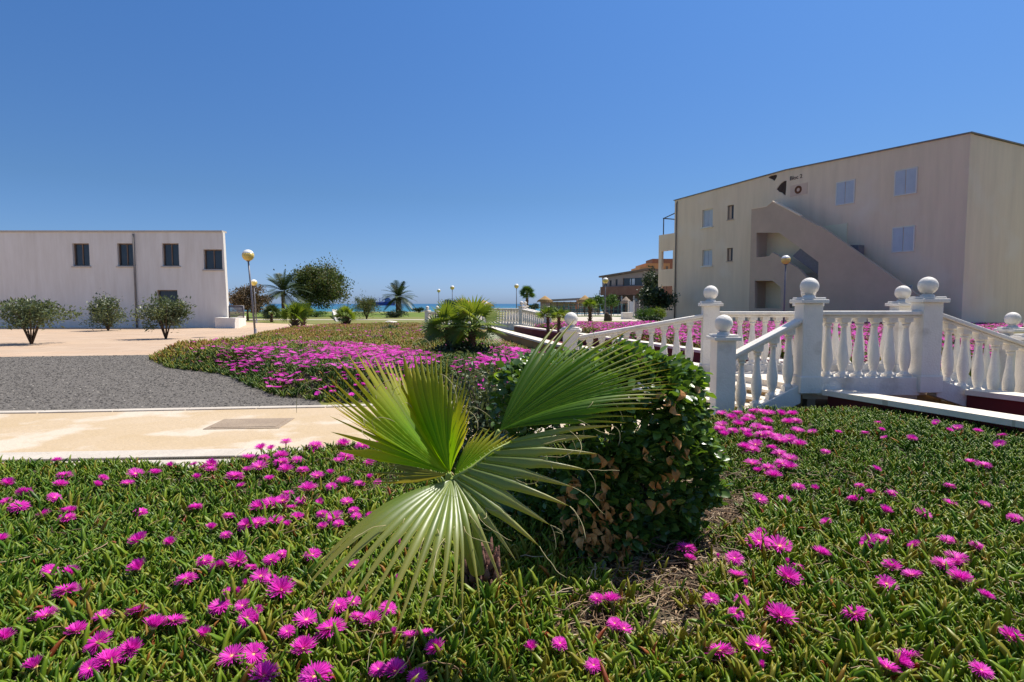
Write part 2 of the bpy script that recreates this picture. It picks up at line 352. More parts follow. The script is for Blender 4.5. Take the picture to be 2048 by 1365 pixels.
def bedz(key, x, y):
    poly, h, w = BEDS[key]
    d = np.where(inside(poly, x, y), edist(poly, x, y), 0)
    s = np.clip(d / w, 0, 1); s = s * s * (3 - 2 * s)
    z = h * s + s * wob(x, y, 1.6, 3) * .03
    if key == 'far':
        z = z * np.clip(1.15 - (y - 9) * .012, .5, 1.2); dc = np.full(np.shape(x), 9.)
        for (x0, y0), (x1, y1) in zip(NWL[:-1], NWL[1:]):
            t = np.clip(((x - x0) * (x1 - x0) + (y - y0) * (y1 - y0)) / ((x1 - x0) ** 2 + (y1 - y0) ** 2), 0, 1); dc = np.minimum(dc, np.hypot(x - x0 - t * (x1 - x0), y - y0 - t * (y1 - y0)))
        z = z * np.clip(dc / 1.8, .08, 1)
    return z
def bed(key, name, step, lo, hi, m):
    poly = BEDS[key][0]
    xs = np.arange(lo[0], hi[0], step); ys = np.arange(lo[1], hi[1], step); X, Y = np.meshgrid(xs, ys)
    Z = bedz(key, X, Y) + .012 + wob(X, Y, 30, 5) * .006; Z = np.where(inside(poly, X, Y), Z, -.06)
    nx, ny = len(xs), len(ys); idx = np.arange(nx * ny).reshape(ny, nx)
    Q = np.stack([idx[:-1, :-1], idx[:-1, 1:], idx[1:, 1:], idx[1:, :-1]], -1).reshape(-1, 4)
    zf = Z.ravel(); Q = Q[(zf[Q] > -.05).any(1)]
    return tag(np_mesh(name, np.stack([X.ravel(), Y.ravel(), zf], 1), Q, None, m, smooth=True), kind='structure')
bed('near', 'flower_bed_soil', .08, (-9.2, .2), (7.8, 7), 'soil')
bed('far', 'flower_bed_soil', .2, (-12, 7.5), (3, 34), 'soil')
bed('right', 'flower_bed_soil', .25, (0, 9), (24.5, 31.5), 'soil')

# succulent leaf template: three-sided, tapering, curved a little
def leaf_tpl(w=.098):
    tv = []; zs = [0, .45, .8]; ws = [w * .8, w, w * .62]; cx = [0, .05, .14]
    for z, r_, c in zip(zs, ws, cx):
        for k in range(3):
            a = 2 * math.pi * k / 3 + math.pi; tv.append((c + r_ * math.cos(a), r_ * math.sin(a) * 1.1, z))
    tv.append((.26, 0, 1.0))
    q = [(i * 3 + k, i * 3 + (k + 1) % 3, (i + 1) * 3 + (k + 1) % 3, (i + 1) * 3 + k) for i in range(2) for k in range(3)]
    t = [(6 + k, 6 + (k + 1) % 3, 9) for k in range(3)]
    return np.array(tv), q, t
LT = leaf_tpl()
# bare litter patches in the near bed (x, y, r)
BARE = [(1.22, 3.6, .30), (1.12, 3.25, .27), (.80, 2.80, .28), (.56, 2.52, .24), (.60, 2.22, .20), (.30, 2.1, .13), (1.3, 4.1, .2)]
def scatter(poly, n, key):
    P = np.array(poly); lo, hi = P.min(0), P.max(0); x = rng.uniform(lo[0], hi[0], n); y = rng.uniform(lo[1], hi[1], n)
    k = inside(poly, x, y); return x[k], y[k]
def succulents(key, name, dens, lf, size, mtl, label, tone=.0, window=None, keep=None):
    poly = BEDS[key][0]; P = np.array(poly); area = np.prod(P.max(0) - P.min(0))
    if window: lo, hi = window; area = (hi[0] - lo[0]) * (hi[1] - lo[1]); poly_ = [lo, (hi[0], lo[1]), hi, (lo[0], hi[1])]
    else: poly_ = poly
    if window: x = rng.uniform(lo[0], hi[0], int(area * dens)); y = rng.uniform(lo[1], hi[1], int(area * dens)); k = inside(poly, x, y); x, y = x[k], y[k]
    else: x, y = scatter(poly, int(area * dens), key)
    ppx, _ = project(x, y, .2); k = (ppx > -120) & (ppx < 2170) & (y > 1.2); x, y = x[k], y[k]
    if keep is not None: k = keep(x, y); x, y = x[k], y[k]
    n = len(x); z = bedz(key, x, y)
    X = np.repeat(x, lf); Y = np.repeat(y, lf); Z = np.repeat(z, lf); nn = len(X)
    az = np.repeat(rng.uniform(0, 6.28, n), lf) + np.tile(np.arange(lf) * 2.4, n) + rng.normal(0, .4, nn)
    tilt = np.abs(rng.normal(.42, .28, nn)); s = size * rng.uniform(.6, 1.25, nn)
    lean = np.repeat(rng.normal(0, .012, (n, 2)), lf, 0)
    Pp = np.stack([X + np.cos(az) * .006 + lean[:, 0], Y + np.sin(az) * .006 + lean[:, 1], Z - .01 + np.tile(np.linspace(0, .045, lf), n) + rng.uniform(0, .012, nn)], 1)
    A = rotmats(az, tilt, np.zeros(nn), s)
    V, Q, T = bake(*LT, Pp, A)
    tn = np.repeat(np.clip(rng.beta(2.0, 2.6, n) + wob(x, y, 1.1, 21) * .16 + wob(x, y, .35, 22) * .06 + tone + (0 if not callable(globals().get('TONE')) else TONE(key, x, y)), 0, 1), lf) + rng.normal(0, .07, nn)
    tn = np.where(rng.random(nn) < .032, rng.uniform(.85, 1, nn), np.minimum(tn, .84 if key == 'near' else 1))
    rc = np.stack([np.repeat(np.clip(tn, 0, 1), 10), np.tile(LT[0][:, 2], nn), np.zeros(nn * 10)], 1)
    return tag(np_mesh(name, V, Q, T, mtl, rnd=rc), label, 'ground cover', kind='stuff')
def TONE(key, x, y):
    if key == 'near': return np.clip((x - .1) * .3, -.03, .10) * np.clip((3.6 - y), 0, 1)
    if key == 'far': return np.clip((y - 13) * .05, -.18, .24) + .05
    if key == 'right': return .1
    return np.zeros_like(x)
def notbare(x, y):
    k = np.ones(len(x), bool)
    for bx, by, br in BARE: k &= ~((np.hypot(x - bx, y - by) < br * (1 + .35 * wob(x, y, 9, 8))) & (rng.random(len(x)) < .88))
    return k
succulents('near', 'ice_plant_foliage', 820, 6, .062, 'succulent', 'green finger leaved ice plant carpet in the near flower bed', window=((-3.4, 1.2), (3.4, 3.2)), keep=notbare)
succulents('near', 'ice_plant_foliage', 480, 5, .068, 'succulent', 'green ice plant carpet of the near bed beside the paved path', window=((-6.5, 3.2), (7, 7)), keep=notbare)
succulents('far', 'ice_plant_foliage', 210, 5, .095, 'succulent_far', 'green front of the ice plant bed beyond the paved path', window=((-9, 7.5), (3, 13)), tone=-.06)
succulents('far', 'ice_plant_foliage', 75, 4, .13, 'succulent_far', 'olive and orange back part of the ice plant bed behind the path', window=((-12, 13), (3, 34)), tone=.12)
succulents('right', 'ice_plant_foliage', 55, 4, .14, 'succulent_far', 'ice plant bed between the red channel and the apartment block')

succulents('near', 'ice_plant_foliage', 150, 4, .098, 'succulent', 'longer loose shoots of ice plant standing above the near carpet', window=((-3.4, 1.2), (3.4, 3.4)), keep=notbare, tone=.12)
# dry runners and stems lying in the carpet
def runners():
    V = []; Q = []; g = np.random.default_rng(9); K = 7; P0 = []
    for i in range(1500):
        if i < 500: b_ = BARE[i % len(BARE)]; x, y = b_[0] + g.normal(0, b_[2] * .7), b_[1] + g.normal(0, b_[2] * .7)
        else: x, y = g.uniform(-2.6, 2.6), g.uniform(1.4, 4.6)
        a = g.uniform(0, 6.28); L = g.uniform(.02, .045); w = g.uniform(.0012, .0028); b = len(V)
        z = float(bedz('near', np.array([x]), np.array([y]))[0]) + g.uniform(.02, .075)
        for k in range(K):
            V += [(x - math.sin(a) * w, y + math.cos(a) * w, z), (x + math.sin(a) * w, y - math.cos(a) * w, z), (x, y, z + w * 1.6)]
            a += g.normal(0, .45); x += math.cos(a) * L; y += math.sin(a) * L; z += g.normal(0, .007)
        for k in range(K - 1):
            for m_ in range(3): Q.append((b + 3 * k + m_, b + 3 * k + (m_ + 1) % 3, b + 3 * k + 3 + (m_ + 1) % 3, b + 3 * k + 3 + m_))
        P0.append(g.random())
    rc = np.repeat(np.array(P0)[:, None], K * 3, 0)
    tag(np_mesh('dry_stems', V, Q, None, 'litter', rnd=np.hstack([rc, rc, rc])), 'dry brown runners tangled in the near ice plant bed', 'dry stems', kind='stuff')
# dry litter on the bare patches
def litter():
    Ps = []
    for bx, by, br in BARE:
        n = int(2600 * br * br * 3.14); a = rng.uniform(0, 6.28, n); r_ = br * 1.25 * np.sqrt(rng.random(n)); Ps.append(np.stack([bx + r_ * np.cos(a), by + r_ * np.sin(a)], 1))
    P = np.concatenate(Ps); n = len(P); z = bedz('near', P[:, 0], P[:, 1]) + .014 + rng.uniform(0, .02, n)
    tv = np.array([(-.5, 0, 0), (0, -.5, .15), (.5, 0, 0), (0, .5, .15)]); s = np.stack([rng.uniform(.02, .06, n), rng.uniform(.004, .02, n), rng.uniform(.01, .05, n)], 1)
    A = rotmats(rng.uniform(0, 6.28, n), rng.normal(0, .4, n), rng.uniform(0, 6.28, n), s)
    V, Q, T = bake(tv, [(0, 1, 2, 3)], [], np.column_stack([P, z]), A)
    rc = np.repeat(rng.random((n, 1)), 4, 0)
    return tag(np_mesh('leaf_litter', V, Q, None, 'litter', rnd=np.hstack([rc, rc * 0, rc * 0])), 'dry brown leaf litter on bare soil beside the hedge', 'leaf litter', kind='stuff')
leafmat('litter', [(0, (.05, .03, .02)), (.35, (.14, .08, .045)), (.7, (.30, .19, .10)), (1, (.46, .36, .24))], .8, 0)
litter()
runners()
# gravel stones
n = 8000; x = rng.uniform(-14, -2.6, n * 3); y = rng.uniform(7.4, 15.6, n * 3); k = inside(GRAV, x, y) & (y > 7.55); x, y = x[k][:n * 2], y[k][:n * 2]; n = len(x)
tv = np.array([(-.5, -.4, 0), (.5, -.5, 0), (.45, .5, 0), (-.5, .45, 0), (-.25, -.2, .4), (.3, -.25, .45), (.2, .25, .38), (-.3, .2, .42)])
V, Q, T = bake(tv, [(4, 5, 6, 7), (0, 1, 5, 4), (1, 2, 6, 5), (2, 3, 7, 6), (3, 0, 4, 7)], [], np.stack([x, y, np.full(n, .006)], 1), rotmats(rng.uniform(0, 6.28, n), rng.normal(0, .1, n), rng.uniform(0, 6.28, n), rng.uniform(.012, .032, n)))
leafmat('stone', [(0, (.035, .032, .03)), (.85, (.10, .09, .08)), (1, (.26, .235, .205))], .9, 0)
rc = np.repeat(rng.random((n, 1)), 8, 0); tag(np_mesh('gravel_stones', V, Q, None, 'stone', rnd=np.hstack([rc, rc, rc])), 'loose grey gravel between the flower bed and the path', 'gravel', kind='stuff')

# --- flowers
def petals_mesh(name, np_, layers, seed, closed=0.0, flat=False):
    g = np.random.default_rng(seed); V = []; Q = []; col = []
    for l in range(layers):
        for i in range(np_):
            a = 2 * math.pi * (i + .5 * l) / np_ + g.normal(0, .05); Ln = g.uniform(.86, 1.04) * (1 - .13 * l); up = (.16 + .20 * l + closed) + g.normal(0, .07); w = (.040 if np_ > 20 else .15) * g.uniform(.8, 1.2)
            ca, sa = math.cos(a), math.sin(a); b = len(V); rv = g.random()
            for r_, ww in ((.16, .5), (.62, 1.0), (1.0, .42)):
                rr = r_ * Ln; z = .05 + .04 * l + up * rr ** 1.0 - (.16 * rr * rr if not closed else 0)
                rr2 = rr * math.cos(min(1.2, up)) if closed else rr
                for sgn in (-1, 1): V.append((ca * rr2 - sa * sgn * w * ww, sa * rr2 + ca * sgn * w * ww, z)); col.append((rv, r_, 0))
            Q += [(b, b + 2, b + 3, b + 1), (b + 2, b + 4, b + 5, b + 3)]
    o = np_mesh(name, V, Q, None, 'petal', rnd=np.array(col)); me = o.data; bpy.data.objects.remove(o); return me
PM = [petals_mesh('petals', 44, 3, 1), petals_mesh('petals', 40, 3, 2), petals_mesh('petals', 40, 3, 3, .5), petals_mesh('petals', 42, 3, 5, .22), petals_mesh('petals', 36, 2, 6, .1)]
PMID = petals_mesh('petals', 16, 2, 4)
def heart_mesh():
    g = random.Random(3); mb = MB().lathe((0, 0, 0), [(-.02, .10), (.06, .24), (.14, .20), (.15, .02)], 12)
    for i in range(40):
        a = g.uniform(0, 6.28); r_ = g.uniform(.08, .32); mb.tube([(math.cos(a) * r_ * .7, math.sin(a) * r_ * .7, .08), (math.cos(a) * r_, math.sin(a) * r_, .17 + g.uniform(0, .06))], .012, 3, cap=True)
    o = mb.build('flower_heart', 'flower_heart'); me = o.data; bpy.data.objects.remove(o); return me
def stem_mesh():
    o = MB().tube([(0, 0, -1.1), (.05, .02, -.5), (0, 0, -.12), (0, 0, .06)], [.07, .07, .12, .2], 6).build('stem', 'succ_stem'); me = o.data; bpy.data.objects.remove(o); return me
mat('succ_stem', (.12, .18, .03), (.20, .12, .04), 9, .5)
HM = heart_mesh(); SM = stem_mesh()
FLN = []
def flower(x, y, z, r_, tilt, az, kind, label, group, full=True):
    o = thing('ice_plant_flower', label, 'flower', (x, y, z), group)
    o.rotation_mode = 'QUATERNION'
    ax = Vector((-math.sin(az), math.cos(az), 0)); from_q = Matrix.Rotation(tilt, 4, ax).to_quaternion() @ Matrix.Rotation(random.uniform(0, 6.28), 4, 'Z').to_quaternion()
    o.rotation_quaternion = from_q; o.scale = (r_,) * 3
    link('petals', kind, o)
    if full: link('flower_heart', HM, o); link('stem', SM, o)
    return o
def near_z(px, py, hh=.085):
    z = .25
    for _ in range(8):
        g = G(px, py, z); z = float(bedz('near', np.array([g.x]), np.array([g.y]))[0]) + hh
    return G(px, py, z)
GL = 'magenta ice plant flowers in the near bed'
FL = []
for X, Y, W in [(335,68,60),(200,105,90),(255,105,50),(130,155,75),(215,155,60),(310,150,80),(395,165,60),(190,205,90),(310,180,80),(335,225,85),(425,220,65),(125,222,50),(55,257,110),(245,272,60),(95,308,50),(505,253,70),(575,240,50),(455,330,100),(345,348,65),(320,388,90),(250,400,85),(190,425,95),(410,385,40),(365,425,65),(25,470,65),(125,522,90),(185,508,90),(280,498,80),(345,520,50),(395,480,70),(10,572,50),(595,482,95),(530,458,60),(535,528,60),(620,510,60),(665,395,70),(700,440,60),(715,470,45),(520,395,40),(720,560,50),(580,310,60),(645,290,80),(730,295,60),(830,285,45),(790,262,45),(785,187,60),(660,150,90),(620,170,60),(495,90,80),(645,85,80),(750,88,90),(845,72,50),(995,162,80),(840,165,60),(480,680,88),(315,675,50),(255,708,88),(75,718,115),(145,748,45),(200,797,95),(250,812,60),(310,875,140),(25,885,60),(100,955,60),(130,1020,100),(175,990,70),(340,1095,50),(445,1035,130),(580,1085,155),(430,1190,135),(620,955,100),(700,935,60),(720,1015,70),(800,1040,115),(885,970,90),(45,1230,130),(160,1220,130),(215,1340,150),(490,1345,170),(540,1310,80),(835,1300,90),(925,1310,130),(1045,1345,110),(1010,1120,95),(1095,1105,60),(1145,1190,110),(790,470,45),(710,735,60)]:
    FL.append((448 + X / 2.703, 860 + Y / 2.703, W / 2.703, 'L'))
for X, Y, W in [(1055,210,70),(1095,240,65),(1100,100,80),(1110,80,60),(1125,135,50),(1195,78,80),(1165,110,50),(1230,112,60),(1240,140,50),(1225,195,70),(1265,205,90),(1280,178,65),(1285,90,60),(1335,65,70),(1310,14,60),(1350,22,80),(1405,30,50),(1465,28,70),(1480,60,70),(1440,68,50),(1310,130,60),(1345,125,50),(1385,140,60),(1400,158,60),(1450,150,60),(1360,200,50),(1400,225,100),(1450,250,80),(1415,275,80),(1455,295,60),(1345,295,60),(1265,275,70),(1290,315,45),(1370,338,78),(1495,390,60),(1300,452,72),(1425,450,60),(1310,620,60),(1295,665,115),(1400,690,140),(930,700,95),(950,750,60),(1175,748,85),(1190,835,95),(1490,790,60),(1440,850,125),(1060,950,75),(1210,960,45),(1180,1025,75),(1405,1045,145),(1105,1220,145),(1290,1190,115),(485,950,60),(560,965,105),(575,1075,60),(620,1100,60),(160,1205,45),(300,1175,45),(470,1285,60),(1110,24,70),(1190,20,60),(1160,45,55),(1250,40,60),(1490,110,60),(1335,100,60),(1500,180,60),(1270,10,60),(1230,60,50)]:
    FL.append((1000 + X / 2.505, 820 + Y / 2.505, W / 2.505, 'R'))
SPECIAL = {61: 'open magenta flower with pale heart, alone left of the drooping palm leaf tips', 57: 'wide flat magenta flower at the frame edge below a flower pair', 69: 'tilted purple flower with yellow heart facing up near the bottom of the photo',
 68: 'purple flower in shade just left of the palm leaf tips', 73: 'purple flower touched by a drooping palm leaf tip in shade', 12: 'large magenta flower at the photo edge below the path', 17: 'wide magenta flower standing alone in the middle of the near bed',
 0: 'single magenta flower standing highest against the paved path', 67: 'bright magenta flower with pale pink heart above the purple shaded flowers', 54: 'small round magenta flower alone beside the outer end of the drooping leaf',
 141: 'pink flower with orange heart on bare litter in front of the hedge', 140: 'magenta bud leaning on the flower with the orange heart', 138: 'large round magenta flower near the bottom, left of a smaller one', 139: 'magenta flower near the bottom, right of the large round one',
 137: 'large magenta flower tilted up at the photo edge, low in the bed', 133: 'fringed magenta flower at the photo edge opposite the hedge foot', 131: 'small magenta flower below another, between hedge and photo edge', 128: 'magenta flower over a smaller one, by the hedge foot',
 126: 'magenta flower with yellow heart joined to a wider one, by the hedge', 127: 'wide magenta flower overlapping the one with yellow heart', 123: 'round magenta flower with yellow heart above the bare litter'}
for i, (px, py, w, sd) in enumerate(FL):
    p = near_z(px, py); dist = p.y
    r_ = min(.068, max(.032, w * dist / F / 2 * (1.42 if sd == 'R' and py < 960 else 1.22))); kind = PM[(0, 3, 1, 4)[i % 4]] if w > 20 else PM[2 if i % 4 == 0 else (0, 1, 3)[i % 3]]
    if sd == 'L': lab = ('magenta ice plant flower among others beside the paved path' if py < 960 else 'magenta ice plant flower in the middle of the near bed, left of the palm' if py < 1110 else 'magenta ice plant flower low in the near bed, left of the palm')
    else: lab = ('magenta ice plant flower crowded below the near white balustrade' if py < 960 else 'magenta ice plant flower right of the hedge and its litter' if px > 1330 else 'small magenta ice plant flower or bud in front of the hedge')
    flower(p.x, p.y, p.z, r_, abs(random.gauss(.12, .14)) + (.10 if py > 1000 else 0), random.uniform(-2.2, -.9) if random.random() < .7 else random.uniform(0, 6.28), kind, SPECIAL.get(i, lab), GL)
# the same bed beyond the edges of the photograph
cnt = 0
while cnt < 105:
    px = random.choice([random.uniform(0, 440), random.uniform(1608, 2046)]); py = 845 + 505 * random.random() ** 1.5 if px > 1600 else 905 + 440 * random.random() ** 1.4
    p = near_z(px, py)
    if not inside(NEAR, np.array([p.x]), np.array([p.y]))[0]: continue
    flower(p.x, p.y, p.z, random.uniform(.034, .056), abs(random.gauss(.25, .28)), random.uniform(0, 6.28), PM[cnt % 5], 'magenta ice plant flower at the outer end of the near bed', 'magenta ice plant flowers at the outer ends of the near bed'); cnt += 1

BUD = petals_mesh('petals', 22, 3, 9, 1.0)
for _ in range(34):
    px, py = random.uniform(455, 1595), random.uniform(900, 1350)
    if 800 < px < 1400: continue
    p = near_z(px, py, .075)
    flower(p.x, p.y, p.z, random.uniform(.022, .030), abs(random.gauss(.2, .2)), random.uniform(0, 6.28), BUD, 'half closed magenta bud among the open flowers of the near bed', 'flower buds in the near bed')
# far flowers
ZD = [[(430, 702), (560, 686), (700, 683), (800, 692), (885, 715), (885, 748), (690, 762), (600, 745), (500, 752), (430, 730)], [(955, 700), (1040, 690), (1075, 700), (1075, 760), (900, 760), (905, 735), (955, 722)]]
ZD = [[tuple(G(*p, .4).xy) for p in z] for z in ZD]
n = 15000; x = rng.uniform(-12, 3, n * 3); y = rng.uniform(8, 32, n * 3); k = inside(FARB, x, y); x, y = x[k], y[k]
d = edist(FARB, x, y); dense = inside(ZD[0], x, y) | inside(ZD[1], x, y); cl = wob(x, y, 2.2, 31)
p_ = np.where(dense, .60 + .55 * cl, .035 + .06 * cl); p_ = np.where((y < 10) & ~dense, p_ * .8, p_); p_ *= np.clip(d / .25, 0, 1)
p_ = np.where(y > 15, p_ * .8, p_)
k = rng.random(len(x)) < p_ * .8; x, y = x[k], y[k]
n2 = 15000; xr = rng.uniform(0, 24, n2 * 2); yr = rng.uniform(9, 31, n2 * 2); k = inside(RIGHTB, xr, yr) & (rng.random(n2 * 2) < (.75 + .3 * wob(xr, yr, 1.4, 33))); xr, yr = xr[k], yr[k]
zf = bedz('far', x, y) + rng.uniform(.09, .14, len(x)); zr = bedz('right', xr, yr) + rng.uniform(.10, .16, len(xr))
order = np.argsort(y); ind = [i for i in order if -6.2 < x[i] < 2.6][:40]
for i in ind:
    flower(x[i], y[i], zf[i], random.uniform(.046, .056), abs(random.gauss(.2, .18)), random.uniform(0, 6.28), PMID, 'magenta ice plant flower at the front of the bed beyond the paved path', 'magenta ice plant flowers beyond the paved path', full=False)
keep = np.ones(len(x), bool); keep[ind] = False
PX = np.concatenate([x[keep], xr]); PY = np.concatenate([y[keep], yr]); PZ = np.concatenate([zf[keep], zr]); n = len(PX)
tv = [(0, 0, .10)]; tq = []; tt = []
for i in range(9):
    a = 2 * math.pi * i / 9; b = len(tv)
    tv += [(math.cos(a - .26) * .6, math.sin(a - .26) * .6, .16), (math.cos(a) * 1.0, math.sin(a) * 1.0, .26), (math.cos(a + .26) * .6, math.sin(a + .26) * .6, .16)]; tq.append((0, b, b + 1, b + 2))
V, Q, T = bake(np.array(tv), tq, [], np.stack([PX, PY, PZ], 1), rotmats(rng.uniform(0, 6.28, n), np.abs(rng.normal(.2, .2, n)), rng.uniform(0, 6.28, n), rng.uniform(.044, .064, n)))
rc = np.repeat(rng.random((n, 1)), len(tv), 0)
tag(np_mesh('ice_plant_blossom', V, Q, None, 'petal_far', rnd=np.hstack([rc, rc, rc])), 'mass of small magenta blossoms over the beds beyond the path', 'blossoms', kind='stuff')

# ------------------------------------------------------------------ balustrades and stone bridges
def baluster_prof(h):
    return [(0, .052), (.045, .052), (.05, .040), (.075, .036), (.10, .046), (.17, .060), (.25, .064), (.34, .054), (.45, .038), (.56, .030), (.60, .030), (.605, .042), (.625, .044), (.635, .034), (h - .07, .042), (h - .045, .052), (h, .052)]
BH = .70
def balustrade(name, label, a, b, za, zb, group, posts=(), seg=14, spacing=.186, mt='white_paint', stringer=None):
    """a,b: end points (x,y); za,zb: floor level there; posts: list of (t, zbase)"""
    A, B = Vector((*a, 0)), Vector((*b, 0)); D = (B - A); Ln = D.length; d = D / Ln; nrm = Vector((-d.y, d.x, 0))
    t = thing(name, label, 'balustrade', (a[0], a[1], za), group)
    def beam(z0, z1, w, s0=.0, s1=1.0):
        p, q = A + D * s0, A + D * s1; zp, zq = za + (zb - za) * s0, za + (zb - za) * s1
        vs = []
        for P, zz in ((p, zp), (q, zq)):
            for sg, z_ in ((-1, z0), (1, z0), (1, z1), (-1, z1)): vs.append(P + nrm * w * sg + Vector((0, 0, zz + z_)))
        return vs, [(0, 1, 2, 3), (7, 6, 5, 4), (0, 4, 5, 1), (1, 5, 6, 2), (2, 6, 7, 3), (3, 7, 4, 0)]
    s0 = .10 / Ln; s1 = 1 - .10 / Ln
    mb = MB(); mb.add(*beam(.80, .835, .060, s0, s1)); mb.add(*beam(.835, .885, .095, s0, s1)); mb.build('rail', mt, t, .012)
    sb = stringer if stringer is not None else -.12
    MB().add(*beam(sb, .10, .085, s0, s1)).build('plinth', mt, t, .01)
    k = max(1, int((Ln - .24) / spacing)); first = None; off = (Ln - (k - 1) * spacing) / 2
    for i in range(k):
        s_ = (off + i * spacing) / Ln; p = A + D * s_; zz = za + (zb - za) * s_ + .10
        loc = Vector((p.x, p.y, zz)) - t.location
        if first is None:
            mb = MB().lathe((0, 0, 0), [(-.03, .045)] + baluster_prof(BH) + [(BH + .04, .05)], seg)
            mb.box((-.055, -.055, -.03), (.055, .055, .03), math.atan2(d.y, d.x), (0, 0)).box((-.052, -.052, BH - .045), (.052, .052, BH + .03), math.atan2(d.y, d.x), (0, 0))
            o = mb.build('baluster', mt, None); o.parent = t; o.location = loc; first = o
        else:
            o = first.copy(); C.objects.link(o); o.parent = t; o.location = loc
    for s_, zbase in posts:
        p = A + D * s_; ang = math.atan2(d.y, d.x); h0 = zbase
        mb = MB(); w = .115
        mb.box((p.x - w, p.y - w, h0 - .1), (p.x + w, p.y + w, h0 + .965), ang, (p.x, p.y))
        mb.box((p.x - w - .02, p.y - w - .02, h0 - .1), (p.x + w + .02, p.y + w + .02, h0 + .10), ang, (p.x, p.y))
        mb.box((p.x - w - .045, p.y - w - .045, h0 + .965), (p.x + w + .045, p.y + w + .045, h0 + 1.01), ang, (p.x, p.y))
        mb.box((p.x - w - .02, p.y - w - .02, h0 + 1.01), (p.x + w + .02, p.y + w + .02, h0 + 1.035), ang, (p.x, p.y))
        po = mb.build('post', mt, t, .008)
        MB().lathe((p.x, p.y, h0), [(1.03, .075), (1.055, .070), (1.065, .045), (1.075, .045)] + [(1.165 - .105 * math.cos(q), .105 * math.sin(q)) for q in np.linspace(.45, math.pi - .02, 14)], 22).build('ball', mt, po)
    return t
GB = 'white balustrades of the near stone bridge'
H_ = .40
balustrade('balustrade', 'near white balustrade sloping up from the ball post beside the hedge', (2.53, 6.9), (3.54, 6.9), -.14, .40, GB, [(0, 0), (1, .44)], stringer=-.13)
balustrade('balustrade', 'white balustrade rising from the low ball post behind the palm leaf', (.92, 9.0), (2.95, 8.6), 0, .38, GB, [(0, 0), (1, .40)], stringer=-.2)
balustrade('balustrade', 'level white balustrade right of the tallest ball post, flowers behind it', (2.95, 8.6), (4.40, 8.6), .40, .40, GB, [(1, .40)], stringer=-.2)
balustrade('balustrade', 'level white balustrade at the back of the bridge, past the tall ball posts', (4.40, 8.6), (5.80, 8.6), .40, .40, GB, [(1, .40)])
balustrade('balustrade', 'white balustrade descending at the back of the bridge', (5.80, 8.6), (7.8, 9.0), .38, 0, GB, [(1, 0)])
balustrade('balustrade', 'level white balustrade at the front of the bridge', (3.54, 6.9), (4.95, 6.9), .43, .43, GB, [(1, .45)])
balustrade('balustrade', 'white balustrade descending at the front of the bridge', (4.95, 6.9), (6.25, 6.9), .45, 0, GB, [(1, 0)])
# the bridge itself: steps radiate from foot line to landing
br = thing('stone_bridge', 'cream stone footbridge with ochre stair risers between the white balustrades', 'footbridge', (4, 7.7, 0))
def lerp(a, b, t): return (a[0] + (b[0] - a[0]) * t, a[1] + (b[1] - a[1]) * t)
for side in (0, 1):
    f0, f1, l0, l1 = ((2.66, 7.0), (1.05, 8.86), (3.55, 7.0), (2.95, 8.5)) if side == 0 else ((6.15, 7.0), (7.6, 8.9), (4.95, 7.0), (5.8, 8.5))
    ns = 4
    for i in range(ns):
        a0, a1, b0, b1 = lerp(f0, l0, i / ns), lerp(f1, l1, i / ns), lerp(f0, l0, (i + 1) / ns), lerp(f1, l1, (i + 1) / ns)
        z = H_ * (i + 1) / (ns + 1)
        st = MB().prism([a0, b0, b1, a1], -.03, z - .035).build('step', 'ochre_wall', br)
        e0, e1 = lerp(a0, b0, -.10), lerp(a1, b1, -.10)
        MB().prism([e0, lerp(a0, b0, .985), lerp(a1, b1, .985), e1], z - .034, z).build('tread', 'coping', st, .006)
MB().prism([(2.66, 6.99), (2.66, 6.82), (3.20, 6.82), (3.20, 6.99)], -.05, [.02, .02, .20, .20]).build('base_wall', 'white_paint', br)
MB().prism([(3.55, 7.0), (4.95, 7.0), (5.8, 8.5), (2.95, 8.5)], .24, H_).build('deck', 'coping', br)
MB().box((3.62, 7.02, -.02), (3.72, 8.48, .30)).build('abutment', 'stucco_dark', br)

# far footbridge
GF = 'white balustrades of the far footbridge'
def px_pt(px, Y): return ((px - 1024) / F * Y, Y)
fb = thing('stone_bridge', 'far cream footbridge over the end of the red channel', 'footbridge', (0, 31, 0))
a0, a1, a2, a3 = px_pt(855, 34), px_pt(958, 32), px_pt(1043, 30.5), px_pt(1094, 28.5)
balustrade('balustrade', 'far footbridge balustrade behind the pair of dwarf fan palms', a0, a1, 0, 0.26, GF, [(0, 0), (1, 0.26)], seg=8, stringer=-.3)
balustrade('balustrade', 'level far balustrade between the ball posts under the small fan palm', a1, a2, 0.26, 0.26, GF, [(1, 0.26)], seg=8, stringer=-.4)
balustrade('balustrade', 'far balustrade sloping down toward the red channel', a2, a3, 0.26, 0, GF, [(1, 0)], seg=8, stringer=-.3)
def off(p, d=(.25, 2.6)): return (p[0] + d[0], p[1] + d[1])
b0, b1, b2, b3 = off(a0), off(a1), off(a2), off(a3)
balustrade('balustrade', 'back balustrade of the far footbridge, its left slope', b0, b1, 0, 0.26, GF, [(0, 0), (1, 0.26)], seg=8)
balustrade('balustrade', 'level back balustrade of the far footbridge, seen over the front rail', b1, b2, 0.26, 0.26, GF, [(1, 0.26)], seg=8)
balustrade('balustrade', 'back balustrade of the far footbridge, its right slope', b2, b3, 0.26, 0, GF, [(1, 0)], seg=8)
MB().prism([off(a0, (0, .15)), off(a1, (0, .15)), off(b1, (0, -.15)), off(b0, (0, -.15))], -.03, [.0, 0.24, 0.24, .0]).build('ramp', 'coping', fb)
MB().prism([off(a1, (0, .15)), off(a2, (0, .15)), off(b2, (0, -.15)), off(b1, (0, -.15))], .1, 0.24).build('deck', 'coping', fb)
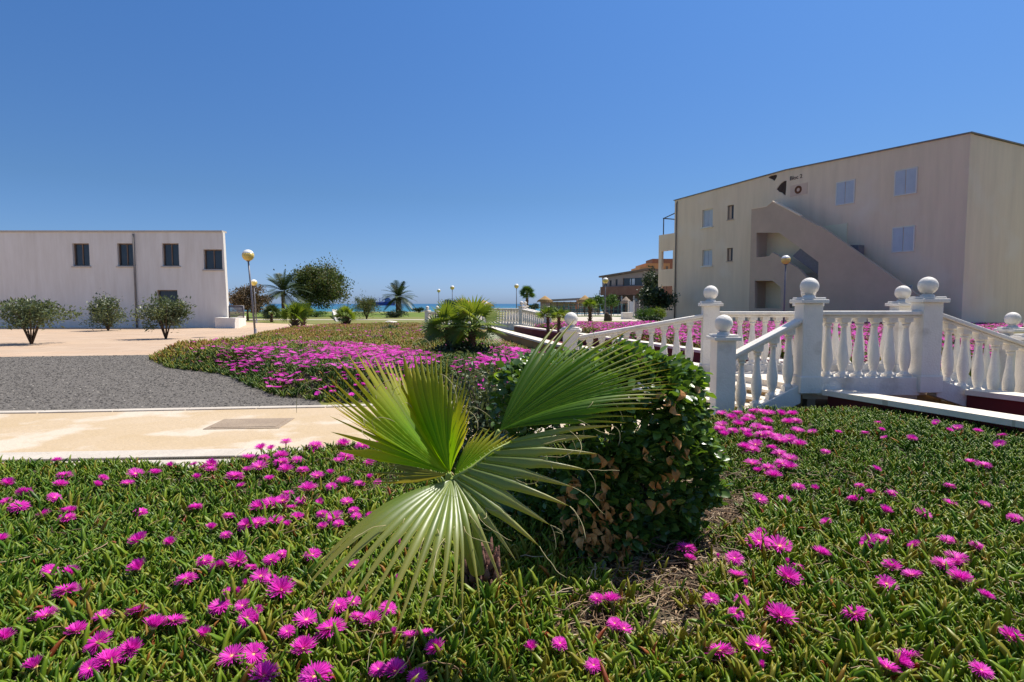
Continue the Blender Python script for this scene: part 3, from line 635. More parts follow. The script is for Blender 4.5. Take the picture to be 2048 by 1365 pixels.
MB().prism([off(a2, (0, .15)), off(a3, (0, .15)), off(b3, (0, -.15)), off(b2, (0, -.15))], -.03, [0.24, 0, 0, 0.24]).build('ramp', 'coping', fb)

# the red channel with its coping
ch = thing('channel', 'sunken ornamental channel painted dark red inside with cream coping', 'water channel', (2, 16, 0))
NW = [(-1.0, 25.6), (-.48, 22.9), (1.1, 14.8), (1.86, 13.3), (2.57, 11.4), (3.4, 8.55)]
FW = [(.1, 27.5), (.85, 24.4), (2.55, 18.9), (3.85, 13.9), (4.45, 11.4), (5.35, 8.55)]
def wall_run(line, w, z0, z1):
    mb = MB(); off_ = []
    n = len(line)
    for i in range(n):
        a = Vector(line[max(0, i - 1)]); b_ = Vector(line[min(n - 1, i + 1)]); d = (b_ - a).normalized(); nn = Vector((-d.y, d.x)); off_.append((line[i][0] + nn.x * w, line[i][1] + nn.y * w))
    for i in range(n - 1): mb.prism([line[i], line[i + 1], off_[i + 1], off_[i]], z0, z1)
    return mb, off_
def shift(line, w):
    return wall_run(line, w, 0, 1)[1]
wall_run(shift(NW, -.12), .11, -.05, .33)[0].build('outer_wall', 'ochre_wall', ch)
wall_run(NW, .12, -.05, .325)[0].build('inner_wall', 'maroon_paint', ch)
wall_run(shift(NW, -.16), .34, .331, .385)[0].build('coping', 'coping', ch)
wall_run(FW, .12, -.05, .325)[0].build('inner_wall', 'maroon_paint', ch)
wall_run(shift(FW, -.05), .30, .326, .385)[0].build('coping', 'coping', ch)
mb = MB(); A_, B_ = shift(NW, .12), FW
for i in range(len(A_) - 1): mb.prism([A_[i], A_[i + 1], B_[i + 1], B_[i]], -.04, .045)
mb.build('bed_floor', 'maroon_paint', ch)
ch2 = thing('channel', 'continuation of the red channel in front of the near bridge', 'water channel', (4.5, 5, 0))
NW2 = [(3.75, 6.8), (4.5, 5), (6.5, 1.5)]; FW2 = [(5.4, 6.8), (6.3, 5), (8.4, 1.5)]
wall_run(NW2, .12, -.05, .325)[0].build('inner_wall', 'maroon_paint', ch2); wall_run(shift(NW2, -.1), .3, .326, .385)[0].build('coping', 'coping', ch2)
wall_run(FW2, .12, -.05, .325)[0].build('inner_wall', 'maroon_paint', ch2); wall_run(shift(FW2, -.05), .3, .326, .385)[0].build('coping', 'coping', ch2)
mb = MB(); A_ = shift(NW2, .12)
for i in range(2): mb.prism([A_[i], A_[i + 1], FW2[i + 1], FW2[i]], -.04, .05)
mb.build('bed_floor', 'maroon_paint', ch2)

# ------------------------------------------------------------------ lamps
def lamp(px, Y, top_py, label, z0=0, gr=.24, px_top=None):
    x = (px - 1024) / F * Y; zc = CH + (608 - top_py) / F * Y
    t = thing('street_lamp', label, 'street lamp', (x, Y, z0), 'globe lamps of the garden')
    dx = ((px_top or px) - px) / F * Y
    MB().tube([(x, Y, z0), (x + dx * .5, Y, (z0 + zc) / 2), (x + dx, Y, zc - gr * .8)], [.045, .04, .034], 10).build('pole', 'metal_grey', t)
    MB().lathe((x, Y, z0), [(0, .09), (.03, .09), (.05, .06), (.3, .055), (.32, .04)], 12).build('foot', 'metal_grey', t)
    MB().lathe((x + dx, Y, zc), [(-gr * 1.1, .05), (-gr * .95, .09), (-gr * .88, .09)], 12).build('collar', 'metal_grey', t)
    g = [(-gr * math.cos(q), max(.001, gr * math.sin(q))) for q in np.linspace(.05, math.pi * .60, 10)]
    MB().lathe((x + dx, Y, zc), g, 20).build('globe', 'lamp_glass', t)
    g = [(-gr * math.cos(q), max(.001, gr * 1.012 * math.sin(q))) for q in np.linspace(math.pi * .60, math.pi - .01, 9)]
    MB().lathe((x + dx, Y, zc), g, 20).build('globe_sunlit_top', 'lamp_glass_sunlit', t)  # upper globe in white paints its sunlit top, no separate cap
lamp(510, 25.3, 512, 'tall globe lamp on grey pole beside the paved plaza', px_top=500, gr=.25)
lamp(513, 42, 566, 'smaller globe lamp right behind the tall plaza lamp', px_top=510, gr=.23)
lamp(878, 81, 582, 'faint distant globe lamp left of its taller neighbour near the sea')
lamp(905, 66, 576, 'distant globe lamp above the dark bush near the sea')
lamp(1033, 61, 573, 'distant globe lamp beside the small round fan palm')
lamp(1210, 47, 562, 'globe lamp in front of the brown house corner')
lamp(1567, 28, 521, 'yellow globe lamp in front of the apartment stairs', px_top=1568, gr=.22)

# ------------------------------------------------------------------ walls on vertical planes
class Pl:
    def __init__(s, p0, p1): s.o = Vector((*p0, 0)); s.u = (Vector((*p1, 0)) - s.o).normalized(); s.n = Vector((-s.u.y, s.u.x, 0));
    def fix(s):                                     # n points away from the camera
        if s.n.dot(s.o) < 0: s.n = -s.n
        return s
    def tz(s, px, py):
        r = ray(px, py); k = s.o.dot(s.n) / r.dot(s.n); p = r * k; return ((p - s.o).dot(s.u), CH + p.z)
    def pt(s, t, z, d=0): p = s.o + s.u * t + s.n * d; return Vector((p.x, p.y, z))
    def shifted(s, d): q = Pl((0, 0), (1, 0)); q.o = s.o + s.n * d; q.u = s.u; q.n = s.n; return q
def slab(pl, outline, th, holes=(), d0=0.0, mb=None):
    mb = mb or MB(); loops = [list(outline)] + [list(h) for h in holes]; flat = [p for l in loops for p in l]; n = len(flat)
    tr = tessellate_polygon([[Vector((p[0], p[1], 0)) for p in l] for l in loops])
    vs = [pl.pt(t, z, d0) for t, z in flat] + [pl.pt(t, z, d0 + th) for t, z in flat]
    fs = [tuple(t) for t in tr] + [tuple(i + n for i in t) for t in tr]; b = 0
    for l in loops:
        m_ = len(l); fs += [(b + i, b + (i + 1) % m_, n + b + (i + 1) % m_, n + b + i) for i in range(m_)]; b += m_
    return mb.add(vs, fs)
def rect(t0, z0, t1, z1): return [(t0, z0), (t1, z0), (t1, z1), (t0, z1)]
def pbox(pl, t0, t1, z0, z1, d0, d1, mb=None): return slab(pl, rect(t0, z0, t1, z1), d1 - d0, (), d0, mb)

# apartment block on the right
P1 = Pl((12.53, 45.03), (12.53 + .447, 45.03 - .894)).fix()
ap = thing('apartment_building', 'three storey cream apartment block with outside stairs and patches of fallen render', 'building', (12.5, 45, 0))
T = lambda px, py: P1.tz(px, py)
e0, e1 = T(1345, 403), T(1573, 341); tR = 2 * e1[0]
roofz = lambda t: e0[1] + (e1[1] - e0[1]) * (1 - abs(t - e1[0]) / e1[0])
def pr(x0, y0, x1, y1): a, b = T(x0, y0), T(x1, y1); return (a[0], min(a[1], b[1]), b[0], max(a[1], b[1]))
wins = [pr(1405, 421, 1425, 452), pr(1405, 501, 1424, 531), pr(1455, 412, 1467, 438), pr(1454, 497, 1465, 522)]
patch1 = [T(*p) for p in [(1537, 355), (1541, 352), (1549, 350), (1554, 350.5), (1554, 354), (1549, 362.5), (1544, 359), (1538, 356.5)]]
patch2 = [T(*p) for p in [(1573.5, 353), (1573, 362), (1569, 362), (1562, 367), (1558, 372), (1553, 379), (1558, 384), (1564, 386), (1568, 390), (1571, 391.5), (1572, 380), (1573, 366)]]
fac = slab(P1, [(0, -.1), (tR, -.1), (tR, roofz(tR)), e1, (0, e0[1])], .30, [rect(*w) for w in wins] + [patch1, patch2])
fac.build('wall', 'stucco', ap)
MBp = MB(); slab(P1, [(min(p[0] for p in patch1) - .1, min(p[1] for p in patch1) - .1), (max(p[0] for p in patch1) + .1, min(p[1] for p in patch1) - .1), (max(p[0] for p in patch1) + .1, max(p[1] for p in patch1) + .02), (min(p[0] for p in patch1) - .1, max(p[1] for p in patch1) - .1)], .1, (), .05, MBp)
slab(P1, [(min(p[0] for p in patch2) - .1, min(p[1] for p in patch2) - .1), (max(p[0] for p in patch2) + .1, min(p[1] for p in patch2) - .1), (max(p[0] for p in patch2) + .1, max(p[1] for p in patch2) + .1), (min(p[0] for p in patch2) - .1, max(p[1] for p in patch2) + .1)], .1, (), .05, MBp)
MBp.build('exposed_masonry', 'exposed_block', ap)
# far side, side and roof
W_ = 11.0
slab(P1, [(0, -.1), (tR, -.1), (tR, roofz(tR)), e1, (0, e0[1])], .3, (), W_ - .3).build('back_wall', 'stucco', ap)
mb = MB(); mb.prism([P1.pt(0, 0, .3).xy[:], P1.pt(.3, 0, .3).xy[:], P1.pt(.3, 0, W_ - .3).xy[:], P1.pt(0, 0, W_ - .3).xy[:]], -.1, e0[1] - .02); mb.build('end_wall', 'stucco', ap)
mb = MB(); mb.prism([P1.pt(tR, 0, .3).xy[:], P1.pt(tR - .3, 0, .3).xy[:], P1.pt(tR - .3, 0, W_ - .3).xy[:], P1.pt(tR, 0, W_ - .3).xy[:]], -.1, roofz(tR) - .02); mb.build('end_wall', 'stucco', ap)
mb = MB()
for ta, tb in ((-.08, e1[0]), (e1[0], tR + .08)):
    za, zb = roofz(max(ta, 0)), roofz(min(tb, tR))
    slab(P1, [(ta, za + .005), (tb, zb + .005), (tb, zb + .06), (ta, za + .06)], W_ + .16, (), -.08, mb)
mb.build('roof', 'roof_edge', ap)
for i, w in enumerate(wins):
    big = i < 2; fr = .05
    f = slab(P1, rect(*w), .06, [rect(w[0] + fr, w[1] + fr, w[2] - fr, w[3] - fr)], .10).build('window', 'white_wall' if big else 'brown_trim', ap)
    if big:
        tm = (w[0] + w[2]) / 2; mb = MB()
        for (a_, b_) in ((w[0] + fr, tm - .012), (tm + .012, w[2] - fr)):
            pbox(P1, a_, b_, w[1] + fr, w[3] - fr, .15, .17, mb)
            z = w[1] + fr + .03
            while z < w[3] - fr - .03: pbox(P1, a_ + .03, b_ - .03, z, z + .05, .135, .15, mb); z += .085
        mb.build('shutter', 'shutter', f)
        pbox(P1, w[0] - .08, w[2] + .08, w[1] - .10, w[1] - .02, -.09, .05).build('sill', 'white_wall', f)
    else:
        pbox(P1, w[0] + fr, w[2] - fr, w[1] + fr, w[3] - fr, .16, .18).build('pane', 'dark_glass', f)
        tm = (w[0] + w[2]) / 2; pbox(P1, w[0] + fr, tm - .02, w[1] + fr, w[3] - fr, .13, .155).build('curtain', 'stucco_dark', f)
        pbox(P1, w[0] - .05, w[2] + .05, w[1] - .07, w[1] - .02, -.05, .04).build('sill', 'stucco_dark', f)
tp = T(1354.5, 410); MB().tube([P1.pt(tp[0], .0, -.08), P1.pt(tp[0], e0[1] - .3, -.08), P1.pt(tp[0], e0[1] - .1, .02)], .05, 8).build('downpipe', 'pipe_grey', ap)
for t0_, z0_ in ((16.4, 4.1), (16.4, 1.1), (13.2, 7.0), (16.4, 7.0)):
    f = slab(P1, rect(t0_ - .05, z0_ - .05, t0_ + 1.05, z0_ + 1.25), .06, [rect(t0_, z0_, t0_ + 1, z0_ + 1.2)], -.05).build('window', 'white_wall', ap)
    mb = MB(); pbox(P1, t0_, t0_ + .48, z0_, z0_ + 1.2, -.03, -.004, mb); pbox(P1, t0_ + .52, t0_ + 1, z0_, z0_ + 1.2, -.03, -.004, mb)
    for k_ in range(12): pbox(P1, t0_ + .05, t0_ + .43, z0_ + .06 + k_ * .093, z0_ + .11 + k_ * .093, -.045, -.03, mb); pbox(P1, t0_ + .57, t0_ + .95, z0_ + .06 + k_ * .093, z0_ + .11 + k_ * .093, -.045, -.03, mb)
    mb.build('shutter', 'shutter', f)
# balconies at the left end
tl = T(1315, 500)[0]; zt = T(1316, 471)[1]
hb = [pr(1321, 503, 1342, 538), pr(1321, 573, 1341, 588)]
hb[1] = (hb[1][0], hb[1][3] - 1.45, hb[1][2], hb[1][3]); hb = [(h[0], h[1], -.25, h[3]) for h in hb]
bal = slab(P1, [(tl, -.1), (-.005, -.1), (-.005, zt), (tl, zt)], .2, [rect(*h) for h in hb], .12).build('balcony_wall', 'stucco', ap)
mb = MB()
for zf_ in (hb[0][1] - 1.0, hb[1][1] - 1.0): pbox(P1, tl, -.01, zf_, zf_ + .22, .33, 8.0, mb)
pbox(P1, tl, tl + .18, -.1, zt, 8.0, 8.3, mb)
for zt_ in (hb[0][1], hb[1][1]): pbox(P1, tl + .02, tl + .14, zt_ - 1.0 + .22, zt_ - .25, .33, 8.0, mb)
mb.build('balcony_slab', 'stucco', ap)
pbox(P1, tl, -.01, zt - .95, zt - .75, .33, 8.0).build('terrace_slab', 'stucco', ap)
zp = T(1322, 437)[1]; tpost = T(1322, 470)[0]
mb = MB()
for t_, d_ in ((tpost, .25), (tpost, 4.0), (tpost, 7.8)): mb.tube([P1.pt(t_, zt - .8, d_), P1.pt(t_, zp, d_)], .045, 6)
mb.tube([P1.pt(tpost, zp, .2), P1.pt(tpost, zp, 7.9)], .045, 6)
for d_ in (.25, 2.5, 5, 7.8): mb.tube([P1.pt(tpost, zp, d_), P1.pt(0, zp + .28, d_)], .04, 6)
mb.build('pergola', 'metal_dark', ap)
# stair volume in front of the facade
P2 = P1.shifted(-1.3); T2 = lambda *p: P2.tz(*p)
top = [T2(*p) for p in [(1503, 419), (1512, 418), (1525, 416), (1534, 414), (1545, 404.5), (1560, 412), (1600, 433)]]
tE = top[-1][0] + 7.5; zslope = (top[-1][1] - top[4][1]) / (top[-1][0] - top[4][0])
tA = top[0][0]; zlast = top[-1][1] + zslope * 1.6
outline = [(tA, -.1), (tE, -.1), (tE, 1.1), (top[-1][0] + 1.6, zlast)] + top[::-1]
h1 = [T2(*p) for p in [(1513, 515), (1513, 466), (1558, 466), (1580, 482), (1600, 497)]]
kz = (h1[-1][1] - h1[-2][1]) / (h1[-1][0] - h1[-2][0])
h1 += [(h1[-1][0] + 1.2, h1[-1][1] + kz * 1.2)]
h1b = [T2(*p) for p in [(1600, 540), (1545, 505), (1538, 512), (1530, 514)]]
h1 = h1 + [(h1[-1][0], max(h1[-1][1] - 1.6, 1.5))] + h1b
h2 = [T2(*p) for p in [(1509.5, 617), (1509.5, 562), (1545, 562), (1561, 575), (1561, 617)]]
h3 = [T2(*p) for p in [(1579, 617), (1579, 600), (1600, 600), (1600, 617)]]
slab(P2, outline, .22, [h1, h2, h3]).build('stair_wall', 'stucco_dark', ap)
cap = MB()
for i in range(len(top) - 1): slab(P2, [top[i], top[i + 1], (top[i + 1][0], top[i + 1][1] + .07), (top[i][0], top[i][1] + .07)], .28, (), -.03, cap)
cap.build('parapet_cap', 'stucco', ap)
# side return, landings, flights and the cream stair core behind
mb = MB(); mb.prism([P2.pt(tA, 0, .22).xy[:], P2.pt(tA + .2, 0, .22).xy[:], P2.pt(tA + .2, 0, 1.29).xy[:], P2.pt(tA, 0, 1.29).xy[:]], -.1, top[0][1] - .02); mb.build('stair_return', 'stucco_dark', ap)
mb = MB(); t1a, t1b = tA + .21, h1b[0][0] + 2
for zz in (h1[0][1] - .9, h2[1][1] + .15): pbox(P2, tA + .21, tA + 2.2, zz - .18, zz, .23, 1.28, mb)
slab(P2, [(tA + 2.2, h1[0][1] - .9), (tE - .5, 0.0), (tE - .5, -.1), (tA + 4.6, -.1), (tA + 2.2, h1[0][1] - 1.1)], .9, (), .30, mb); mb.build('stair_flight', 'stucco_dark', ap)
zc1 = h1[1][1] + .05
pbox(P1, tA + .1, tA + 5.5, 3.2, zc1, -.06, -.01).build('stair_core_wall', 'stucco_cream', ap)
pbox(P1, tA + .1, tA + 2.6, .9, 3.0, -.06, -.01).build('stair_core_wall', 'stucco_cream', ap)
mb = MB(); a = T2(1572, 505)
slab(P2, [(a[0], a[1] - .2), (a[0] + 4, a[1] - 3.0), (a[0] + 4, a[1] + .1), (a[0] + .6, a[1] + .3)], .5, (), .6, mb); mb.build('upper_flight', 'metal_grey', ap)
# lettering and emblem high on the gable
def text(body, pl, t, z, size, d, mt, parent, name='lettering', ext=.01, ax=None):
    cu = bpy.data.curves.new(name, 'FONT'); cu.body = body; cu.size = size; cu.extrude = ext; cu.align_x = 'LEFT'
    o = bpy.data.objects.new(name, cu); C.objects.link(o); dg = bpy.context.evaluated_depsgraph_get(); me = bpy.data.meshes.new_from_object(o.evaluated_get(dg)); bpy.data.objects.remove(o)
    rot = Matrix((pl.u, Vector((0, 0, 1)), -pl.n)).transposed().to_4x4(); mt4 = Matrix.Translation(pl.pt(t, z, d) - (parent.location if parent else Vector())) @ rot
    me.transform(mt4); me.materials.clear(); me.materials.append(M[mt]); return link(name, me, parent)
tt_ = T(1579.5, 361.5); text('Bloc 2', P1, tt_[0], tt_[1], .34, -.01, 'lettering', ap)
eb = T(1597, 380); mb = MB(); pbox(P1, eb[0] - .55, eb[0] + .6, eb[1] - .33, eb[1] + .33, -.02, .0, mb); em = mb.build('emblem', 'emblem_pink', ap)
ring = [(eb[0] + .24 * math.cos(q), eb[1] + .24 * math.sin(q)) for q in np.linspace(0, 2 * math.pi, 24, endpoint=False)]
rin = [(eb[0] + .11 * math.cos(q), eb[1] + .11 * math.sin(q)) for q in np.linspace(0, 2 * math.pi, 24, endpoint=False)]
slab(P1, ring, .015, [rin], -.036).build('ring', 'emblem_brown', em)

# left white building, its terrace wall and railing
wb = thing('white_building', 'white painted building cut by the left edge of the photo', 'building', (-24, 36, 0))
PL = Pl((-17.35, 34.5), (-16.6, 33.0)).fix()
xL = -16.75
MBs = MB(); q = Pl((-30, 33.8), (-16.62, 33.8)).fix(); qT = q.tz(449, 465)
hh = qT[1]; tm = (-16.72 + 30)
hs = [rect(tm - 1.0 - 2.6 * k, 3.6, tm - .03 - 2.6 * k - (0 if k else .0), 4.9) if k else rect(tm - 1.2, 3.4, tm - .12, 4.55) for k in range(4)] + [rect(tm - 4.0, .1, tm - 2.8, 2.2)]
slab(q, [(0, -.1), (tm + .10, -.1), (tm - .04, hh), (0, hh)], .25, hs).build('wall', 'white_wall', wb)
for k_, hr in enumerate(hs):
    h = (hr[0][0], hr[0][1], hr[2][0], hr[2][1]); f = slab(q, hr, .05, [rect(h[0] + .06, h[1] + .06, h[2] - .06, h[3] - .06)], .14).build('door' if k_ == 4 else 'window', 'brown_trim', wb)
    pbox(q, h[0] + .06, h[2] - .06, h[1] + .06, h[3] - .06, .185, .20).build('pane', 'dark_glass', f)
    if k_ < 4:
        pbox(q, (h[0] + h[2]) / 2 - .03, (h[0] + h[2]) / 2 + .03, h[1] + .06, h[3] - .06, .15, .18).build('mullion', 'brown_trim', f); pbox(q, h[0] - .08, h[2] + .08, h[1] - .09, h[1] - .02, -.07, .04).build('sill', 'kerb', f)
pbox(q, -.05, tm - .06, hh + .003, hh + .10, -.06, .5).build('coping', 'kerb', wb)
MB().tube([q.pt(tm - 5.2, 0, -.07), q.pt(tm - 5.2, hh - .1, -.07)], .05, 8).build('downpipe', 'pipe_grey', wb)
mb = MB(); mb.prism([(-30, 34.06), (-16.8, 34.06), (-22.4, 44), (-30, 44)], -.1, hh - .05); mb.build('building_core', 'white_wall', wb)
tw = thing('terrace_wall', 'low white terrace wall with grey bar railing beside the white building', 'wall', (-15.5, 33, 0))
tx0, tx1 = G(457, 655).x, G(495, 655).x
MB().prism([(tx0, 33.75), (tx0, 32.9), (tx1, 32.9), (tx1, 33.4), (-17.5, 38), (-17.9, 38), (tx1 - .3, 33.75)], -.05, [.62, .62, .58, .58, .6, .6, .62]).build('wall', 'white_wall', tw)
mb = MB(); xa, xb = (459 - 1024) / F * 33, (488 - 1024) / F * 33
mb.tube([(xa, 33, 1.28), (xb, 33, 1.28)], .03, 6); mb.tube([(xa, 33, .72), (xb, 33, .72)], .02, 6)
for i in range(14): x_ = xa + (xb - xa) * i / 13; mb.tube([(x_, 33, .6), (x_, 33, 1.28)], .022 if i % 13 else .035, 5)
mb.build('railing', 'metal_grey', tw)

# brown house in the distance
bh = thing('brown_house', 'two storey brown house with sloping roof and dark windows beyond the garden', 'house', (15, 80, 0))
P3 = Pl(((1204 - 1024) / F * 84, 84), ((1345 - 1024) / F * 76, 76)).fix(); T3 = P3.tz
ra, rb = T3(1204, 556), T3(1300, 541); rc_ = T3(1350, 545)
hs3 = []
for a_ in [(1209, 562, 1214, 573), (1219, 561, 1223, 573), (1231, 559, 1235, 572), (1246, 557, 1284, 571), (1250, 594, 1262, 620), (1212, 592, 1240, 620)]:
    u_, v_ = T3(a_[0], a_[1]), T3(a_[2], a_[3]); hs3.append((u_[0], v_[1], v_[0], u_[1]))
zb0 = T3(1250, 592)[1]; zb1 = T3(1250, 574)[1]
slab(P3, [(0, zb1), (rc_[0], zb1), (rc_[0], rc_[1]), rb, ra], .3, [rect(*h) for h in hs3[:4]]).build('upper_wall', 'house_wall', bh)
slab(P3, [(0, zb0 + .1), (rc_[0], zb0 + .1), (rc_[0], zb1 + .05), (0, zb1 + .05)], 1.0, (), -.5).build('brick_band', 'terracotta', bh)
slab(P3, [(0, -.1), (rc_[0], -.1), (rc_[0], zb0 + .09), (0, zb0 + .09)], .3, [rect(hs3[4][0], .1, hs3[4][2], hs3[4][3] - .2), rect(hs3[5][0], .1, hs3[5][2], hs3[5][3] - .2)], 1.6).build('lower_wall', 'brown_trim', bh)
for h in hs3[:4]:
    w_ = slab(P3, rect(*h), .05, (), .14).build('window', 'dark_glass', bh)
    if h[2] - h[0] > 1.5:
        k_ = (h[2] - h[0]); pbox(P3, h[0] + k_ * .36, h[0] + k_ * .40, h[1] + .1, h[3] - .1, .08, .13).build('blind', 'shutter', w_); pbox(P3, h[0] + k_ * .46, h[0] + k_ * .6, h[1] + .1, h[3] - .1, .09, .13).build('blind', 'shutter', w_)
slab(P3, rect(hs3[4][0], .1, hs3[4][2], hs3[4][3] - .2), .05, (), 2.0).build('door', 'shutter', bh)
mb = MB()
slab(P3, [(-.3, ra[1] + .02), (rb[0], rb[1] + .02), (rb[0], rb[1] + .28), (-.3, ra[1] + .24)], 9, (), -.5, mb); slab(P3, [(rb[0], rb[1] + .02), (rc_[0], rc_[1] + .02), (rc_[0], rc_[1] + .28), (rb[0], rb[1] + .28)], 9, (), -.5, mb); mb.build('roof', 'brown_trim', bh)
mb = MB(); pbox(P3, 0, .3, -.1, ra[1], .31, 8, mb); pbox(P3, 0, rc_[0], -.1, ra[1] - .2, 7.7, 8, mb); mb.build('side_wall', 'house_wall', bh)
mb = MB()
for i in range(7): pbox(P3, -1.2 + i * .12, -.05, .3 + i * .42, .38 + i * .42, -.2, .8, mb)
mb.tube([P3.pt(-1.1, 0, .8), P3.pt(-1.1, 3.4, .8)], .05, 6); mb.build('outside_stair', 'metal_dark', bh)
for k_ in range(3): pbox(P3, 3.5 + 2.0 * k_, 3.68 + 2.0 * k_, -.05, zb0 - .01, -.4, -.2).build('pillar', 'kerb', bh)
oh = thing('orange_building', 'orange rendered building with stepped flat roofs behind the brown house', 'building', (28, 112, 0))
def ob(x0, y0, x1, Y, dep, nm='wall', m_='orange_wall'):
    a_, b_ = at(x0, y0, Y), at(x1, y0, Y); return MB().box((a_.x, Y, -.1), (b_.x, Y + dep, a_.z)).build(nm, m_, oh)
ob(1280, 534, 1300, 108, 8); ob(1291, 527, 1340, 112, 9); ob(1305, 518, 1390, 122, 6, 'tower_wall', 'terracotta')
for px_, py_ in ((1288, 538), (1304, 533), (1318, 533), (1332, 533)):
    Y_ = 107.9 if px_ < 1291 else 111.9; a_, b_ = at(px_, py_, Y_), at(px_ + 4, py_ + 8, Y_); MB().box((a_.x, Y_ - .04, b_.z), (b_.x, Y_ + .02, a_.z)).build('window', 'brown_trim', oh)

# long beach bar with flat dark roof
bb = thing('beach_bar', 'long low beach bar with flat dark roof beside the straw parasols', 'building', (10, 92, 0))
x0, x1 = at(1100, 600, 92).x, at(1204, 600, 92).x
MB().prism([(x0 - .6, 90), (x1, 90), (x1, 97), (x0 - .6, 97)], [1.75, 2.1, 2.1, 1.75], [2.05, 2.5, 2.5, 2.05]).build('roof', 'roof_edge', bb)
for i in range(9): MB().box((x0 + (x1 - x0) * i / 8 - .1, 90.2, 0), (x0 + (x1 - x0) * i / 8 + .1, 90.4, 1.72)).build('post', 'brown_trim', bb)
MB().box((x0, 94, 0), (x1, 94.2, 1.7)).build('back_wall', 'stucco_cream', bb); MB().box((x0, 90.6, 0), (x1 - 1.5, 91.1, .75)).build('counter', 'kerb', bb)

# straw parasols
def parasol(px, py_top, Y, wpx, hpx, label, m_='straw', seg=16, body=None):
    p = at(px, py_top, Y); r_ = wpx / 2 / F * Y; h = hpx / F * Y
    t = thing('straw_parasol', label, 'parasol', (p.x, Y, 0), 'straw parasols near the beach')
    prof = [(0, r_), (.03 * h, r_ * 1.03), (.35 * h, r_ * .70), (.72 * h, r_ * .33), (h, .06)]
    MB().lathe((p.x, Y, p.z - h), prof, seg).build('straw_roof', m_, t)
    mb = MB(); n_ = 46
    for i in range(n_):
        a_ = 2 * math.pi * i / n_; l_ = random.uniform(.1, .28); c_, s_ = math.cos(a_), math.sin(a_); c2, s2 = math.cos(a_ + .12), math.sin(a_ + .12)
        mb.add([(p.x + c_ * r_, Y + s_ * r_, p.z - h + .03), (p.x + c2 * r_, Y + s2 * r_, p.z - h + .03), (p.x + c2 * r_ * 1.06, Y + s2 * r_ * 1.06, p.z - h - l_), (p.x + c_ * r_ * 1.08, Y + s_ * r_ * 1.08, p.z - h - l_ * .7)], [(0, 1, 2, 3)])
    mb.build('straw_fringe', m_, t)
    MB().tube([(p.x, Y, 0), (p.x, Y, p.z - .1)], .07, 8).build('pole', 'bark', t)
    if body: MB().lathe((p.x, Y, 0), [(0, r_ * body), (p.z - h + .1, r_ * body)], 14).build('wall', 'house_wall', t)
parasol(1090, 592, 80, 30, 10, 'conical straw roofed hut nearest the beach bar, with round grey wall', body=.62)
parasol(1170, 591, 66, 32, 12, 'wide straw parasol behind the small palm by the pool')
parasol(1252, 594, 62, 22, 10, 'greyish straw parasol in front of the brown house', 'straw_grey')
parasol(925, 597, 84, 46, 11, 'wide straw parasol above the dark bush by the sea')
parasol(968, 601, 78, 38, 10, 'straw parasol behind the left ball post of the far bridge')

# pool fence, glass fence, white low wall
pf = thing('pool_fence', 'thin teal metal fence around the pool', 'fence', (9, 70, 0))
mb = MB(); xs = [at(px_, 620, 68).x for px_ in range(1128, 1256, 9)]
for x_ in xs: o = MB().tube([(x_, 68, 0), (x_, 68, 1.35)], .035, 6).build('fence_post', 'metal_teal', pf)
mb.tube([(xs[0], 68, 1.33), (xs[-1], 68, 1.33)], .03, 6); mb.tube([(xs[0], 68, .75), (xs[-1], 68, .75)], .02, 6); mb.build('rail', 'metal_teal', pf)
hf = thing('beach_fence', 'dark horizontal rail fence between the straw hut and the pool', 'fence', (8, 84, 0))
mb = MB(); xa, xb = at(1086, 615, 84).x, at(1200, 615, 84).x
for z_ in (.95, .55): mb.tube([(xa, 84, z_), (xb, 84, z_)], .05, 6)
mb.build('rail', 'metal_teal', hf)
for i in range(12): MB().tube([(xa + (xb - xa) * i / 11, 84, 0), (xa + (xb - xa) * i / 11, 84, 1.05)], .05, 6).build('fence_post', 'metal_teal', hf)
lw = thing('low_wall', 'low white wall block on the pool deck below the straw parasol', 'wall', (12, 52, 0))
MB().box((at(1246, 630, 52).x, 52, 0), (at(1266, 630, 52).x, 53, .62)).build('wall_block', 'white_wall', lw, .02)
MB().box((at(1286, 630, 54).x, 54, 0), (at(1312, 630, 54).x, 54.4, .55)).build('wall_block', 'kerb', lw, .02)
gf = thing('glass_fence', 'pale panel fence with white posts beside the dark leafed tree', 'fence', (13, 58, 0))
for i in range(4): MB().box((at(1257 + 11 * i, 620, 58).x - .05, 58, 0), (at(1257 + 11 * i, 620, 58).x + .05, 58.1, 1.75)).build('fence_post', 'white_wall', gf)
for i in range(3): MB().box((at(1258 + 11 * i, 620, 58).x + .05, 58.03, .1), (at(1267 + 11 * i, 620, 58).x, 58.06, 1.62)).build('panel', 'shutter' if i == 0 else 'metal_grey', gf)
ps = thing('parasol', 'closed dark red parasol beside the pool fence', 'parasol', (at(1154, 620, 72).x, 72, 0))
MB().lathe((at(1154, 620, 72).x, 72, 0), [(.7, .12), (.9, .22), (1.4, .20), (1.95, .04)], 8).build('canopy', 'terracotta', ps); MB().tube([(at(1154, 620, 72).x, 72, 0), (at(1154, 620, 72).x, 72, 2.0)], .04, 6).build('pole', 'bark', ps)
